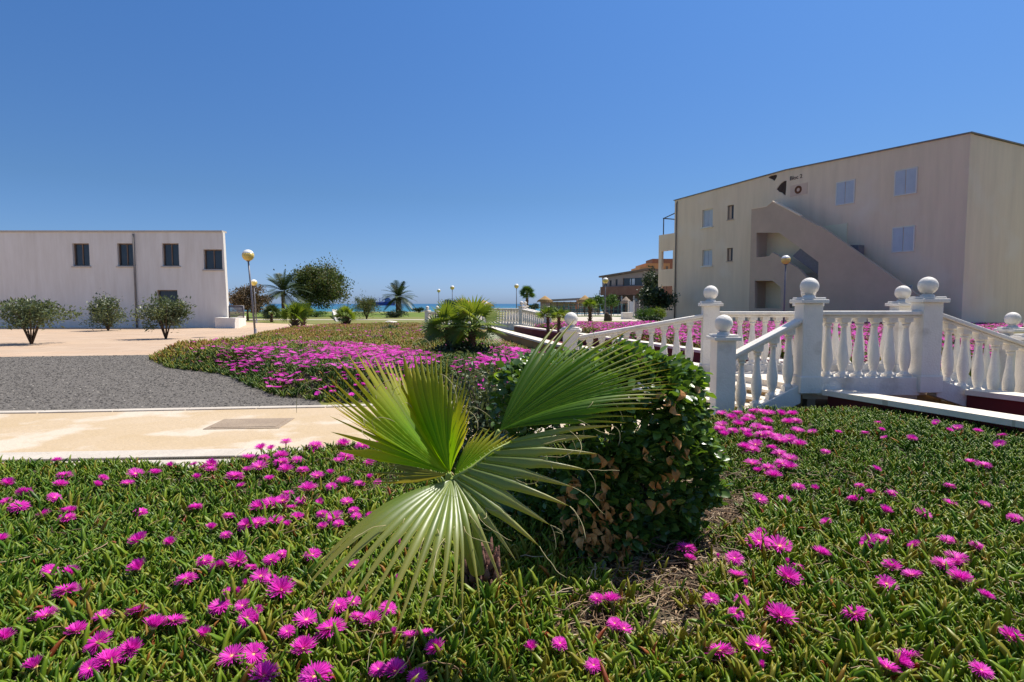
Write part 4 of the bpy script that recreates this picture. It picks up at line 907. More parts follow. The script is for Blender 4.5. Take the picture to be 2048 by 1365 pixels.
# white slide-like ramp in the left lawn, white stones under the palm
wr = MB().prism([G(664, 632).xy[:], G(674, 632).xy[:], G(684, 643).xy[:], G(672, 644).xy[:]], -.02, [.75, .75, .05, .05]).build('concrete_ramp', 'white_wall'); tag(wr, 'small sloping white concrete ramp on the lawn beside a fan palm', 'ramp')
def rock(px, py, Y, w, h, label, m_='kerb', name='rock'):
    p = at(px, py, Y); bm = bmesh.new(); bmesh.ops.create_icosphere(bm, subdivisions=3, radius=1)
    for v in bm.verts:
        k_ = 1 + .22 * math.sin(v.co.x * 3.1 + px) * math.cos(v.co.y * 2.7) + random.uniform(-.05, .05); v.co = Vector((v.co.x * w * k_, v.co.y * w * .7 * k_, v.co.z * h * k_))
    me = bpy.data.meshes.new(name); bm.to_mesh(me); bm.free(); me.materials.append(M[m_]); o = link(name, me); o.location = (p.x, Y, h * .35); return tag(o, label, 'rock')
rock(783, 643, 42, .40, .13, 'pale rock under the dark bush before the lone date palm', 'white_wall')
rock(1216, 640, 46, .32, .5, 'brown rocky stump at the edge of the pool path', 'bark')

# ------------------------------------------------------------------ ship
sh = thing('ship', 'blue cargo ship with deck cranes on the horizon beside the date palm', 'ship', (at(762, 606, 1500).x, 1500, -3))
def sx_(px): return at(px, 606, 1500).x
MB().prism([(sx_(732), 1500), (sx_(738), 1492), (sx_(784), 1492), (sx_(790), 1500), (sx_(784), 1508), (sx_(738), 1508)], -3.2, [6.5, 5.5, 5.5, 7.5, 5.5, 5.5]).build('hull', 'ship_blue', sh)
MB().box((sx_(770), 1495, 5.5), (sx_(782), 1505, 14)).box((sx_(772), 1496, 14), (sx_(780), 1504, 17)).build('superstructure', 'ship_light', sh)
for px_ in (742, 750, 759, 766): MB().box((sx_(px_) - .6, 1499, 5.4), (sx_(px_) + .6, 1501, 17)).tube([(sx_(px_), 1500, 9), (sx_(px_ + 5), 1500, 15)], .5, 6).build('deck_crane', 'ship_light', sh)

# ------------------------------------------------------------------ trees and shrubs
def leaf_cloud(name, mtl, parent, c, rad, n, ls, seed, clumps=60, shell=.55, spread=.16, aspect=1.6, flatten=0, bottom=-.8):
    g = np.random.default_rng(seed); c = np.array(c, float); rad = np.array(rad, float)
    d = g.normal(size=(clumps, 3)); d /= np.linalg.norm(d, axis=1)[:, None]; d[:, 2] = np.maximum(d[:, 2], bottom)
    r_ = g.uniform(shell, 1.0, clumps) * (1 + .16 * np.sin(d[:, 0] * 5 + seed) * np.cos(d[:, 2] * 4))
    cc = d * r_[:, None]; tone = g.uniform(-.22, .22, clumps)
    k = g.integers(0, clumps, n); P = cc[k] + g.normal(0, spread, (n, 3)) * g.uniform(.5, 1.3, (clumps, 1))[k]
    P = c + P * rad; s = ls * g.uniform(.6, 1.3, n)
    tv = np.array([(0, 0, 0), (.5 / aspect, .06, .5), (0, 0, 1), (-.5 / aspect, .06, .5)])
    A = rotmats(g.uniform(0, 6.28, n), g.uniform(.2, 2.2, n), g.uniform(0, 6.28, n), s)
    V, Q, _ = bake(tv, [(0, 1, 2, 3)], [], P, A)
    tn = np.clip(g.beta(2, 2, n) + tone[k], 0, 1); rc = np.repeat(np.stack([tn, tn * 0, tn * 0], 1), 4, 0)
    return np_mesh(name, V, Q, None, mtl, parent, rnd=rc)
def tree(name, label, cat, base, c, rad, n, ls, mtl, seed, limbs=5, tr=.15, clumps=60, shell=.4, spread=.17, group=None, lean=(0, 0), bark='bark'):
    t = thing(name, label, cat, base, group)
    b = Vector(base); cc = Vector(c); mb = MB()
    mid = b.lerp(cc, .55) + Vector((lean[0], lean[1], 0)); mb.tube([b - Vector((0, 0, .05)), b.lerp(mid, .5) + Vector((lean[0] * .6, 0, 0)), mid], [tr, tr * .8, tr * .65], 8)
    g = random.Random(seed)
    for i in range(limbs):
        a_ = 2 * math.pi * i / limbs + g.uniform(-.3, .3); e = cc + Vector((math.cos(a_) * rad[0] * .7, math.sin(a_) * rad[1] * .7, g.uniform(-.1, .6) * rad[2]))
        mb.tube([mid, mid.lerp(e, .5) + Vector((0, 0, .1 * rad[2])), e], [tr * .5, tr * .3, tr * .12], 6)
    mb.build('trunk', bark, t)
    leaf_cloud('crown', mtl, t, c, rad, n, ls, seed, clumps, shell, spread)
    return t
def ground_at(px, Y): return ((px - 1024) / F * Y, Y, 0)
tree('broadleaf_tree', 'big round dark green tree with curved trunk near the sea', 'tree', ground_at(621, 66), tuple(at(640, 572, 66)), (3.3, 3.1, 2.5), 30000, .21, 'tree_leaf', 5, tr=.25, clumps=170, lean=(-.5, 0), shell=.25, spread=.16)
tree('bushy_tree', 'brownish bushy tree behind the plaza lamps', 'tree', ground_at(496, 48), tuple(at(494, 600, 48)), (1.5, 1.4, 1.15), 9000, .15, 'tree_brown', 8, tr=.1, clumps=60)
tree('citrus_tree', 'dark leafed tree spreading in front of the apartment balcony', 'tree', ground_at(1320, 42), tuple(at(1313, 597, 42)), (1.25, 1.1, .72), 5200, .17, 'tree_dark', 9, tr=.09, clumps=60)
tree('climbing_tree', 'tall dark tree rising beside the lower balconies of the apartment block', 'tree', ground_at(1300, 56), tuple(at(1303, 572, 56)), (1.1, 1.0, 1.5), 4000, .18, 'tree_dark', 10, tr=.12, clumps=50)
tree('round_tree', 'bright green clipped tree beside the lamp at the brown house', 'tree', ground_at(1222, 50), tuple(at(1223, 603, 50)), (.58, .55, .72), 3200, .12, 'tree_bright', 12, tr=.08, clumps=50, shell=.2)
tree('slender_tree', 'slim green tree between the straw parasol and the brown house', 'tree', ground_at(1196, 70), tuple(at(1197, 605, 70)), (.8, .7, 1.0), 2500, .17, 'tree_bright', 13, tr=.08, clumps=36)
def shrub(name, label, px, py, Y, wpx, hpx, mtl, seed, n=2600, ls=.12, z=0, clumps=40, cat='shrub', aspect=1.6):
    p = at(px, py, Y); w = wpx / 2 / F * Y; h = hpx / 2 / F * Y
    t = thing(name, label, cat, (p.x, Y, z)); mb = MB()
    for i in range(7):
        a_ = i * .9; mb.tube([(p.x, Y, z - .03), (p.x + math.cos(a_) * w * .3, Y + math.sin(a_) * w * .3, p.z - h * .2), (p.x + math.cos(a_) * w * .6, Y + math.sin(a_) * w * .6, p.z + h * .5)], [.03, .02, .008], 5)
    mb.build('stems', 'bark', t)
    leaf_cloud('foliage', mtl, t, (p.x, Y, p.z), (w, w * .9, h), n, ls, seed, clumps, .25, .2, aspect)
    return t
shrub('tall_shrub', 'tall feathery grey green shrub left of the ship', 733, 612, 52, 50, 44, 'tree_leaf', 21, 4200, .2, aspect=5)
shrub('shrub', 'low dark bush at the foot of the lone date palm', 790, 630, 58, 46, 18, 'tree_dark', 22)
shrub('shrub', 'wide dark bush under the distant lamps and straw parasol', 912, 609, 58, 62, 20, 'tree_dark', 23, 3800)
shrub('shrub', 'small dark bush on the shore behind the far bridge', 838, 620, 88, 26, 8, 'tree_dark', 24, 900, .2)
shrub('shrub', 'green bush on the shore left of the straw hut', 1068, 614, 70, 26, 12, 'tree_dark', 25, 1200, .15)
shrub('shrub', 'spiky olive green bush before the apartment wall', 1288, 632, 36, 38, 24, 'tree_bright', 26, 2200, .2, aspect=6)
shrub('shrub', 'yellow green bush below the dark leafed tree', 1317, 627, 38, 26, 22, 'fan_frond', 27, 1800, .2, aspect=6)
shrub('shrub', 'dark low bush between the two bright bushes at the apartment wall', 1303, 640, 33, 34, 12, 'tree_dark', 28, 1800)
shrub('shrub', 'low dark green bush on the lawn behind the tall lamps', 632, 627, 60, 50, 10, 'tree_bright', 29, 1600)
shrub('agave', 'clump of dark pointed leaves among the flowers before the dry lawn', 778, 663, 24, 36, 12, 'aloe_leaf', 30, 700, .22, z=.2, cat='plant', aspect=6)

def date_palm(label, px, py_c, Y, rpx, trunk_r, seed, nf=42, base_px=None, bend=0, up=.35):
    c = at(px, py_c, Y); bx = ((base_px or px) - 1024) / F * Y; Rr = rpx / F * Y
    t = thing('date_palm', label, 'palm tree', (bx, Y, 0), 'date palms near the sea')
    prof = [Vector((bx, Y, -.05)).lerp(c, k / 10) for k in range(11)]
    MB().tube([p + Vector((bend * math.sin(k / 10 * math.pi), 0, 0)) for k, p in enumerate(prof)], [trunk_r * (1.15 if k % 2 else .95) * (1.25 if k > 8 else 1) for k in range(11)], 10, smooth=False).build('trunk', 'palm_bark', t)
    g = np.random.default_rng(seed); V = []; Q = []; col = []
    for f in range(nf):
        az = f * 2.399 + g.normal(0, .1); el = 1.35 - 1.75 * (f / nf) ** .9 + g.normal(0, .08); Ln = Rr * g.uniform(.9, 1.12)
        d = np.array([math.cos(az) * math.cos(el), math.sin(az) * math.cos(el), math.sin(el)]); sd = np.array([-math.sin(az), math.cos(az), 0]); tone = g.random()
        ns = 26
        def P(s): return np.array(c) + d * Ln * s + np.array([math.cos(az) * .12, math.sin(az) * .12, -.42]) * Ln * s * s * max(.3, math.cos(el))
        for s in range(ns):
            a0 = P(.08 + s / ns * .92); a1 = P(.08 + (s + .5) / ns * .92); nx = P(min(1.0, .1 + (s + 1) / ns * .92)); dr = nx - a0; dr /= np.linalg.norm(dr) + 1e-9
            w = Ln * .27 * math.sin(math.pi * min(.97, .12 + s / ns * .9)) ** .7
            for sg in (-1, 1):
                e = a0 + (sd * sg * .8 + dr * .75 + np.array([0, 0, .12])) * w; b = len(V)
                V += [a0 - dr * .01 * Ln, a1, e, a0 + (e - a0) * .6 - dr * .012 * Ln]; Q.append((b, b + 1, b + 2, b + 3)); col += [(np.clip(tone + g.normal(0, .15), 0, 1), 0, 0)] * 4
            b = len(V); th = Ln * .012; V += [a0 - sd * th, a0 + sd * th, nx + sd * th * .8, nx - sd * th * .8]; Q.append((b, b + 1, b + 2, b + 3)); col += [(.9, 0, 0)] * 4
    np_mesh('fronds', V, Q, None, 'date_frond', t, rnd=np.array(col))
    return t
date_palm('lone date palm with arching fronds right of the ship', 797, 594, 74, 37, .33, 3, nf=46)
date_palm('date palm with few stiff fronds half hidden by the big round tree', 566, 583, 60, 52, .17, 6, nf=34, base_px=567)

def fan_leaf_simple(V, Q, col, base, d, L_, nseg, spread, g, tone, nrm_up=.5):
    """one small fan leaf: nseg radial blades around direction d"""
    d = d / np.linalg.norm(d); side = np.cross(d, [0, 0, 1.0]); side /= np.linalg.norm(side) + 1e-9; up = np.cross(side, d); ro = g.normal(0, .75); side, up = side * math.cos(ro) + up * math.sin(ro), up * math.cos(ro) - side * math.sin(ro)
    for i in range(nseg):
        a = (i / (nseg - 1) - .5) * spread; dd = d * math.cos(a) + side * math.sin(a); ll = L_ * (1 - .22 * abs(a) / (spread / 2)) * g.uniform(.9, 1.05)
        pr_ = np.cross(dd, up); pr_ /= np.linalg.norm(pr_) + 1e-9; w = ll * spread / nseg * .26
        m_ = base + dd * ll * .5 + up * .04 * L_; tip = base + dd * ll + np.array([0, 0, -1]) * ll * .05; b = len(V)
        V += [base, m_ - pr_ * w, m_ + up * w * .5, tip, m_ + pr_ * w]; Q += [(b, b + 1, b + 3, b + 2), (b, b + 2, b + 3, b + 4)]
        tn = np.clip(tone + g.normal(0, .12), 0, 1); col += [(tn, 0, 0)] * 5
def fan_palm(label, px, py_c, Y, Lr, seed, nl=26, z0=0.0, trunk_r=.09, group='small fan palms of the garden', base_px=None, nseg=16, up0=1.3, down=-.5, mt='fan_frond', pet=.45, stub=True, cat='palm tree', wide=1.0):
    c = at(px, py_c, Y); bx = ((base_px or px) - 1024) / F * Y
    t = thing('fan_palm', label, cat, (bx, Y, z0), group)
    pts = [Vector((bx, Y, z0 - .05)).lerp(c, k / 7) for k in range(8)]
    MB().tube(pts, [trunk_r * (1.3 if k % 2 else .95) for k in range(8)], 9, smooth=False).build('trunk', 'palm_bark', t)
    g = np.random.default_rng(seed); V = []; Q = []; col = []; pm = MB(); c_ = np.array(c)
    for f in range(nl):
        az = f * 2.399 + g.normal(0, .15); el = up0 + (down - up0) * (f / nl) + g.normal(0, .1)
        d = np.array([math.cos(az) * math.cos(el) * wide, math.sin(az) * math.cos(el), math.sin(el)]); b = c_ + d * Lr * pet * g.uniform(.8, 1.1)
        pm.tube([tuple(c_), tuple(b)], [.012 * Lr * 2, .008 * Lr * 2], 4)
        fan_leaf_simple(V, Q, col, b, d + np.array([0, 0, -.15]), Lr * .62 * g.uniform(.85, 1.1), nseg, 3.9, g, g.beta(2, 2) * (1 if el > -.1 else .5))
    pm.build('petioles', 'petiole', t)
    np_mesh('fronds', V, Q, None, mt, t, rnd=np.array(col))
    if stub:
        mb = MB()
        for i in range(26):
            a_ = i * 2.4; z = z0 + (c.z - z0) * (i + .5) / 27; x_ = bx + (c.x - bx) * (i / 27); mb.tube([(x_ + math.cos(a_) * trunk_r * .8, Y + math.sin(a_) * trunk_r * .8, z), (x_ + math.cos(a_) * trunk_r * 1.9, Y + math.sin(a_) * trunk_r * 1.9, z + trunk_r * 1.1)], [trunk_r * .28, trunk_r * .12], 4)
        mb.build('leaf_stubs', 'dead_fibre', t)
    return t
fan_palm('upright bright fan palm beside the plaza, trunk at the bed edge', 590, 640, 27, .95, 41, nl=24, up0=1.45, down=.35, base_px=588, trunk_r=.14, nseg=18, mt='fan_frond')
fan_palm('darker fan palm just behind the upright bright one', 606, 628, 33, .75, 42, nl=18, up0=1.3, down=.2, trunk_r=.12)
fan_palm('brown stemmed fan palm on the lawn below the tall feathery shrub', 692, 635, 29.5, .75, 43, nl=16, up0=1.3, down=-.3, trunk_r=.15)
fan_palm('small dark palm on the path strip behind the plaza lamps', 543, 629, 44, .95, 44, nl=18, up0=1.3, down=-.4, mt='tree_dark')
fan_palm('small fan palm with round crown and slim trunk beside a distant lamp', 1054, 588, 58, .95, 45, nl=30, up0=1.3, down=-.5, trunk_r=.12, mt='tree_bright')
fan_palm('left dwarf fan palm of the clump in the far flower bed', 893, 655, 12.6, .66, 46, nl=19, z0=.15, base_px=905, trunk_r=.06, nseg=20, down=-.8, mt='fan_frond')
fan_palm('right dwarf fan palm of the clump in the far flower bed', 947, 652, 12.3, .76, 47, nl=21, z0=.15, base_px=937, trunk_r=.07, nseg=20, down=-.7, wide=1.05)
fan_palm('small palm in the bed left of the low ball post', 1096, 634, 21, .50, 48, nl=14, z0=.2, trunk_r=.05, up0=1.2, down=.0, nseg=12)
fan_palm('second small palm right beside the low ball post', 1118, 636, 20, .48, 49, nl=14, z0=.2, trunk_r=.05, up0=1.2, down=.0, nseg=12)
fan_palm('yellow green palm standing in front of the wide straw parasol', 1180, 614, 44, .75, 50, nl=20, trunk_r=.12, up0=1.4, down=-.2)
shrub('leafy_bush', 'dark leafy bush at the foot of the dwarf fan palms', 915, 702, 12.2, 100, 36, 'tree_dark', 60, 1800, .07, z=.2)
for i_, (px_, Y_, w_) in enumerate([(60, 20, 130), (330, 23, 90), (215, 30, 70)]):
    shrub('oleander_bush', ['grey green oleander at the outer end of the plaza', 'rounded grey green oleander on the plaza before the white building', 'smaller oleander at the white building wall'][i_], px_, 628, Y_, w_, 60, 'oleander_leaf', 80 + i_, 3600, .14, aspect=3)
st = tag(MB().tube([(at(976, 750, 10.2).x, 10.2, .15), (at(976, 750, 10.2).x, 10.2, at(976, 721, 10.2).z)], .014, 8).sphere((at(976, 750, 10.2).x, 10.2, at(976, 720, 10.2).z), .022, 8, 6).build('sprinkler_stake', 'metal_dark'), 'thin dark sprinkler stake among the far flowers', 'sprinkler')

# ------------------------------------------------------------------ hedge
def hedge():
    t = thing('hedge', 'clipped dark glossy hedge with dead brown leaves on its shaded side', 'hedge', (.55, 3.3, .12))
    g = np.random.default_rng(77)
    # outline of the hedge as a rounded body: centre line from front-left to back-right
    def body(n, lo=.0):
        u = g.uniform(-1, 1, n); v = g.uniform(-1, 1, n); w = g.uniform(0, 1, n)
        face = g.random(n); top = face < .33; front = (face >= .33) & (face < .72); right = (face >= .72) & (face < .86); left = face >= .86
        u = np.where(right, 1, np.where(left, -1, u)); v = np.where(front, -1, v); w = np.where(top, 1, w)
        return u, v, w
    u, v, w = body(17000)
    dpt = g.uniform(0, 1, len(u)) ** 2 * .26
    u *= 1 - dpt; v *= 1 - dpt; w = w * (1 - dpt * .6)
    bulge = 1 - .20 * np.abs(w - .55) ** 2 * 2; round_ = np.sqrt(np.clip(1 - .18 * v * v, 0, 1)); round2 = np.sqrt(np.clip(1 - .16 * u * u, 0, 1))
    X0 = u * .415 * bulge * round_; Y0 = v * .50 * bulge * round2
    top_z = .98 - .05 * (np.abs(u) ** 4) - .06 * np.abs(v) ** 4 - .06 * np.clip(-u, 0, 1)
    Z = .05 + w * top_z; a = R(28)
    X = .44 + X0 * math.cos(a) - Y0 * math.sin(a); Y = 3.14 + X0 * math.sin(a) + Y0 * math.cos(a)
    nz = wob(X * 1.0 + Z * .7, Y + Z * .5, 6, 5) * .06 + wob(X + Z, Y - Z, 17, 6) * .035 + (g.random(len(X)) < .03) * g.uniform(0, .06, len(X))
    rr = np.stack([X - .44, Y - 3.14, (Z - .5) * .6], 1); rr /= np.linalg.norm(rr, axis=1)[:, None] + 1e-6
    P = np.stack([X, Y, Z + .08], 1) + rr * (nz + .012 * g.normal(size=len(X)))[:, None]
    keep_ = ~((wob(X * 2, Z * 2 + Y, 8, 9) > .55) & (g.random(len(X)) < .8)); P, rr, dpt = P[keep_], rr[keep_], dpt[keep_]; n = len(P)
    # oval leaf template, folded a bit along the midrib
    tv = np.array([(0, 0, 0), (.30, .06, .25), (.38, .09, .55), (.22, .05, .86), (0, -.03, 1.05), (-.22, .05, .86), (-.38, .09, .55), (-.30, .06, .25), (0, 0, .3), (0, 0, .6), (0, -.01, .85)])
    tq = [(0, 1, 2, 8), (8, 2, 3, 9), (9, 3, 4, 10), (0, 8, 6, 7), (8, 9, 5, 6), (9, 10, 4, 5)]
    az = np.arctan2(rr[:, 1], rr[:, 0]) + g.normal(0, .9, n); tilt = g.uniform(.7, 2.3, n); tilt = np.where(rr[:, 2] > .5, g.uniform(.5, 1.6, n), tilt)
    s = g.uniform(.030, .060, n); A = rotmats(az, tilt, g.normal(1.57, .7, n), s)
    V, Q, _ = bake(tv, tq, [], P, A); tn = np.clip(g.beta(2, 3, n) + .2 * (rr[:, 2] > .6) * g.random(n), 0, 1); tn = np.where(g.random(n) < .012, 1.0, tn)
    rc = np.repeat(np.stack([tn, tn * 0, tn * 0], 1), len(tv), 0)
    np_mesh('foliage', V, Q, None, 'hedge_leaf', t, rnd=rc)
    mb = MB(); gg = random.Random(4)
    for i in range(70):
        a_ = gg.uniform(0, 6.28); bx, by = .47 + gg.uniform(-.3, .3), 3.14 + gg.uniform(-.25, .25); ex, ey = .47 + math.cos(a_) * gg.uniform(.25, .42), 3.14 + math.sin(a_) * gg.uniform(.25, .45)
        mb.tube([(bx, by, .05), ((bx + ex) / 2 + gg.uniform(-.05, .05), (by + ey) / 2, .35), (ex, ey, gg.uniform(.3, .95))], [.011, .008, .003], 5)
    mb.build('branches', 'bark', t)
    # dead leaves in clusters, on the side facing the camera
    tv2 = tv.copy(); tv2[:, 1] *= 4.2; tv2[:, 0] *= .85; tv2[:, 1] += .25 * np.sin(tv2[:, 2] * 3); PPX = []
    for px, py, k_, sp_ in [(1128, 1025, 5, 12), (1125, 1080, 5, 8), (1180, 1040, 14, 22), (1195, 1075, 12, 18), (1205, 985, 7, 12), (1245, 1092, 22, 26), (1205, 1020, 5, 12), (1250, 1025, 3, 5), (1195, 905, 4, 8), (1330, 940, 3, 8), (1335, 880, 3, 8), (1308, 960, 3, 7), (1370, 780, 5, 10), (1340, 800, 4, 10), (1215, 1060, 6, 10), (1160, 1060, 5, 10), (1305, 715, 4, 20), (1290, 905, 2, 6), (1150, 960, 6, 14), (1220, 930, 4, 12), (1270, 1000, 5, 14), (1165, 1110, 4, 10), (1360, 900, 4, 12), (1340, 1000, 3, 12), (1130, 990, 4, 10)]:
        for _ in range(k_):
            qx, qy = px + gg.gauss(0, sp_), py + gg.gauss(0, sp_ * .8)
            PPX.append((qx, qy))
    hx, hy = project(P[:, 0], P[:, 1], P[:, 2]); QQ = []
    for px_, py_ in PPX:
        k_ = np.hypot(hx - px_, hy - py_) < 16
        if k_.any(): QQ.append(tuple(at(px_, py_, float(np.percentile(P[k_, 1], 3)) - .02 + gg.uniform(-.02, .02))))
    PP = np.array(QQ); n = len(PP); A = rotmats(g.uniform(0, 6.28, n), g.uniform(2.2, 3.1, n), g.uniform(0, 6.28, n), g.uniform(.038, .066, n))
    V, Q, _ = bake(tv2, tq, [], PP, A); np_mesh('dead_leaves', V, Q, None, 'dry_leaf', t)
hedge()
# oleander-like shrub behind the palm
t = thing('oleander_bush', 'grey green narrow leafed bush behind the big palm, left of the hedge', 'shrub', (-.1, 4.4, .1))
leaf_cloud('foliage', 'oleander_leaf', t, (-.12, 4.35, .52), (.38, .34, .44), 4200, .062, 71, 60, .2, .2, 3.2)
mb = MB()
for i in range(16):
    a_ = i * .8; mb.tube([(-.12, 4.35, .05), (-.12 + math.cos(a_) * .15, 4.35 + math.sin(a_) * .15, .45), (-.12 + math.cos(a_) * .3, 4.35 + math.sin(a_) * .28, .8)], [.012, .008, .003], 5)
mb.build('stems', 'bark', t)

# ------------------------------------------------------------------ the big palm in front
bp_ = thing('young_fan_palm', 'large young fan palm with splayed pleated leaves in the near bed', 'palm tree', (-.12, 2.05, .1))
Zm = 2.1325
def zp_(X, Y): return (600 + X / Zm, 640 + Y / Zm)
def big_leaf(tips, base, nseg, mt, rs=.6, bow=.06, fold=.55, seed=1, jitter=.03, wtip=1.0, name='leaf', costa=None, threads=14, sag=.0):
    """tips: list of (X, Y, depth) in order; base: (X, Y, depth); costa: end point of the midrib the first blades start from"""
    g = np.random.default_rng(seed); tp_ = np.array([at(*zp_(a_, b_), d_) for a_, b_, d_ in tips]); B = np.array(at(*zp_(base[0], base[1]), base[2]))
    pos = np.linspace(0, len(tp_) - 1, nseg); i0 = np.clip(pos.astype(int), 0, len(tp_) - 2); fr = (pos - i0)[:, None]
    tip = tp_[i0] * (1 - fr) + tp_[i0 + 1] * fr
    Bs = np.repeat(B[None], nseg, 0)
    if costa is not None:
        Cc = np.array(at(*zp_(costa[0], costa[1]), costa[2])); f = np.clip(1 - np.arange(nseg) / (nseg * costa[3]), 0, 1)[:, None]; Bs = B + (Cc - B) * f
    L = np.linalg.norm(tip - Bs, axis=1)[:, None]; tip = Bs + (tip - Bs) * (1 + g.normal(0, jitter, (nseg, 1)))
    K = 15; rr = np.linspace(0, 1, K)
    D = tip - Bs; side = np.gradient(tip, axis=0); Nn = np.cross(D, side); Nn /= np.linalg.norm(Nn, axis=1)[:, None] + 1e-9
    tocam = np.array([0, 0, CH]) - Bs; sg = np.sign((Nn * tocam).sum(1).mean()); Nn = Nn * (sg if sg else 1)
    Nn = (Nn + np.roll(Nn, 1, 0) + np.roll(Nn, -1, 0)); Nn[0] = Nn[1]; Nn[-1] = Nn[-2]; Nn /= np.linalg.norm(Nn, axis=1)[:, None]
    C0 = Bs[:, None, :] + D[:, None, :] * rr[None, :, None] + Nn[:, None, :] * (bow * 4 * rr * (1 - rr))[None, :, None] * np.linalg.norm(D, axis=1)[:, None, None]
    C0[:, :, 2] += (sag * 4 * rr * (1 - rr))[None, :]
    mid = (C0[1:] + C0[:-1]) / 2                                       # shared pleat edges
    first = C0[:1] - (mid[:1] - C0[:1]); last = C0[-1:] + (C0[-1:] - mid[-1:]); E = np.concatenate([first, mid, last])   # nseg+1 edges
    V = []; Q = []; col = []; ends = []
    for i in range(nseg):
        rsi = rs * g.uniform(.88, 1.08); tone = np.clip(g.beta(2, 2), 0, 1); b = len(V)
        wl = E[i] - C0[i]; wr = E[i + 1] - C0[i]; kS = rsi * (K - 1); iS = int(kS)
        wls = wl[iS] ; wrs = wr[iS]
        twist = g.normal(0, .25)
        for k in range(K):
            r_ = rr[k]; wk = np.linalg.norm(wl[k]) + np.linalg.norm(wr[k])
            if r_ <= rsi: a_, c_ = wl[k], wr[k]; w = wk
            else:
                q_ = (r_ - rsi) / (1 - rsi); f_ = (1 - q_) ** .8 * wtip * (.80 + .20 * (1 - q_) ** 6); a_, c_ = wls * f_, wrs * f_; w = (np.linalg.norm(wls) + np.linalg.norm(wrs)) * f_
            h = min(fold * w, .02)
            if k == K - 1: a_ = a_ * .0; c_ = c_ * 0; h = 0
            ctr = C0[i, k] + Nn[i] * h * .5
            V += [C0[i, k] + a_ - Nn[i] * h * .5, ctr, C0[i, k] + c_ - Nn[i] * h * .5]
            t_ = r_; col += [(tone, t_, 1), (tone, t_, 0), (tone, t_, 1)]
        for k in range(K - 1): Q += [(b + 3 * k, b + 3 * k + 3, b + 3 * k + 4, b + 3 * k + 1), (b + 3 * k + 1, b + 3 * k + 4, b + 3 * k + 5, b + 3 * k + 2)]
        ends.append((C0[i, iS] + wls, C0[i, -1], Nn[i], D[i]))
    o = np_mesh(name, V, Q, None, mt, bp_, rnd=np.array(col), smooth=False)
    if threads:
        mb = None; gr_ = random.Random(seed)
        for j in range(threads):
            e, tpt, nn_, dd_ = ends[gr_.randrange(nseg)]; p = Vector(e if gr_.random() < .6 else tpt); dv = Vector(dd_).normalized(); pts = [p]; cv = Vector((gr_.gauss(0, 1), gr_.gauss(0, 1), gr_.gauss(0, 1))).normalized(); ln = gr_.uniform(.006, .017); v_ = (dv + cv * .5).normalized()
            for s_ in range(9):
                v_ = (v_ + cv.cross(v_) * gr_.uniform(-.1, .55) + Vector((0, 0, -.16))).normalized(); p = p + v_ * ln; pts.append(p)
            MB().tube(pts, [.0009] * 9 + [.0005], 4).build('leaf_thread', 'thread', o)
    return o
# upper left leaf, folded like an open book
big_leaf([(160, 560, 1.62), (125, 415, 1.58), (135, 365, 1.58), (90, 318, 1.60), (85, 278, 1.62), (115, 232, 1.66), (150, 150, 1.72), (230, 122, 1.80), (265, 150, 1.86), (330, 140, 1.94), (370, 150, 2.02), (420, 175, 2.10), (470, 200, 2.14)], (632, 655, 1.74), 23, 'palm_leaf_lime', rs=.64, bow=-.03, seed=1)
big_leaf([(470, 205, 2.14), (430, 128, 2.08), (480, 165, 2.02), (520, 150, 1.98), (560, 140, 1.95), (590, 135, 1.92), (640, 190, 1.88), (680, 235, 1.84), (705, 260, 1.80), (722, 310, 1.77), (728, 385, 1.74), (722, 450, 1.72)], (640, 655, 1.74), 20, 'palm_leaf_lime', rs=.72, bow=.05, seed=2)
# upper right leaf
big_leaf([(1085, 40, 2.30), (1172, 0, 2.28), (1215, 55, 2.26), (1285, 62, 2.24), (1340, 70, 2.22), (1385, 85, 2.20), (1455, 105, 2.18), (1500, 150, 2.16), (1560, 180, 2.13), (1572, 215, 2.10), (1585, 262, 2.06), (1590, 300, 2.02), (1540, 335, 1.97), (1470, 385, 1.93), (1400, 440, 1.90)], (850, 472, 1.95), 29, 'palm_leaf_deep', rs=.60, bow=.07, seed=3, wtip=.95)
# lower hanging leaf, with a short costa toward the upper right
big_leaf([(1345, 452, 1.86), (1275, 498, 1.82), (1250, 572, 1.78), (1215, 640, 1.75), (1182, 718, 1.72), (1150, 795, 1.69), (1075, 880, 1.66), (1020, 965, 1.62), (940, 1055, 1.59), (862, 1135, 1.52), (768, 1215, 1.46), (690, 1258, 1.42)], (655, 678, 1.72), 12, 'palm_leaf_gloss', rs=.47, bow=.07, fold=.7, seed=4, costa=(900, 520, 1.80, .55), threads=30, wtip=.9)
big_leaf([(690, 1258, 1.42), (640, 1300, 1.38), (550, 1325, 1.35), (440, 1352, 1.32), (350, 1332, 1.31), (250, 1318, 1.32), (165, 1275, 1.34), (100, 1230, 1.36), (30, 1190, 1.40), (-10, 1130, 1.45), (60, 1080, 1.50), (110, 1040, 1.55)], (645, 684, 1.72), 14, 'palm_leaf_gloss', rs=.52, bow=.10, fold=.6, seed=5, threads=12, wtip=1.0)
# small young leaf in the middle
big_leaf([(715, 540, 1.80), (735, 480, 1.82), (790, 462, 1.84), (840, 480, 1.85), (905, 492, 1.85), (950, 500, 1.84), (965, 520, 1.80)], (655, 665, 1.74), 14, 'palm_leaf_lime', rs=.75, bow=.03, seed=6, threads=4)
# old leaf behind, low on the left
big_leaf([(135, 515, 1.98), (160, 560, 1.98), (210, 600, 1.97), (225, 682, 1.96), (290, 690, 1.95), (400, 662, 1.93)], (628, 660, 1.80), 11, 'palm_leaf_old', rs=.40, bow=.04, seed=7, threads=5, wtip=.8)
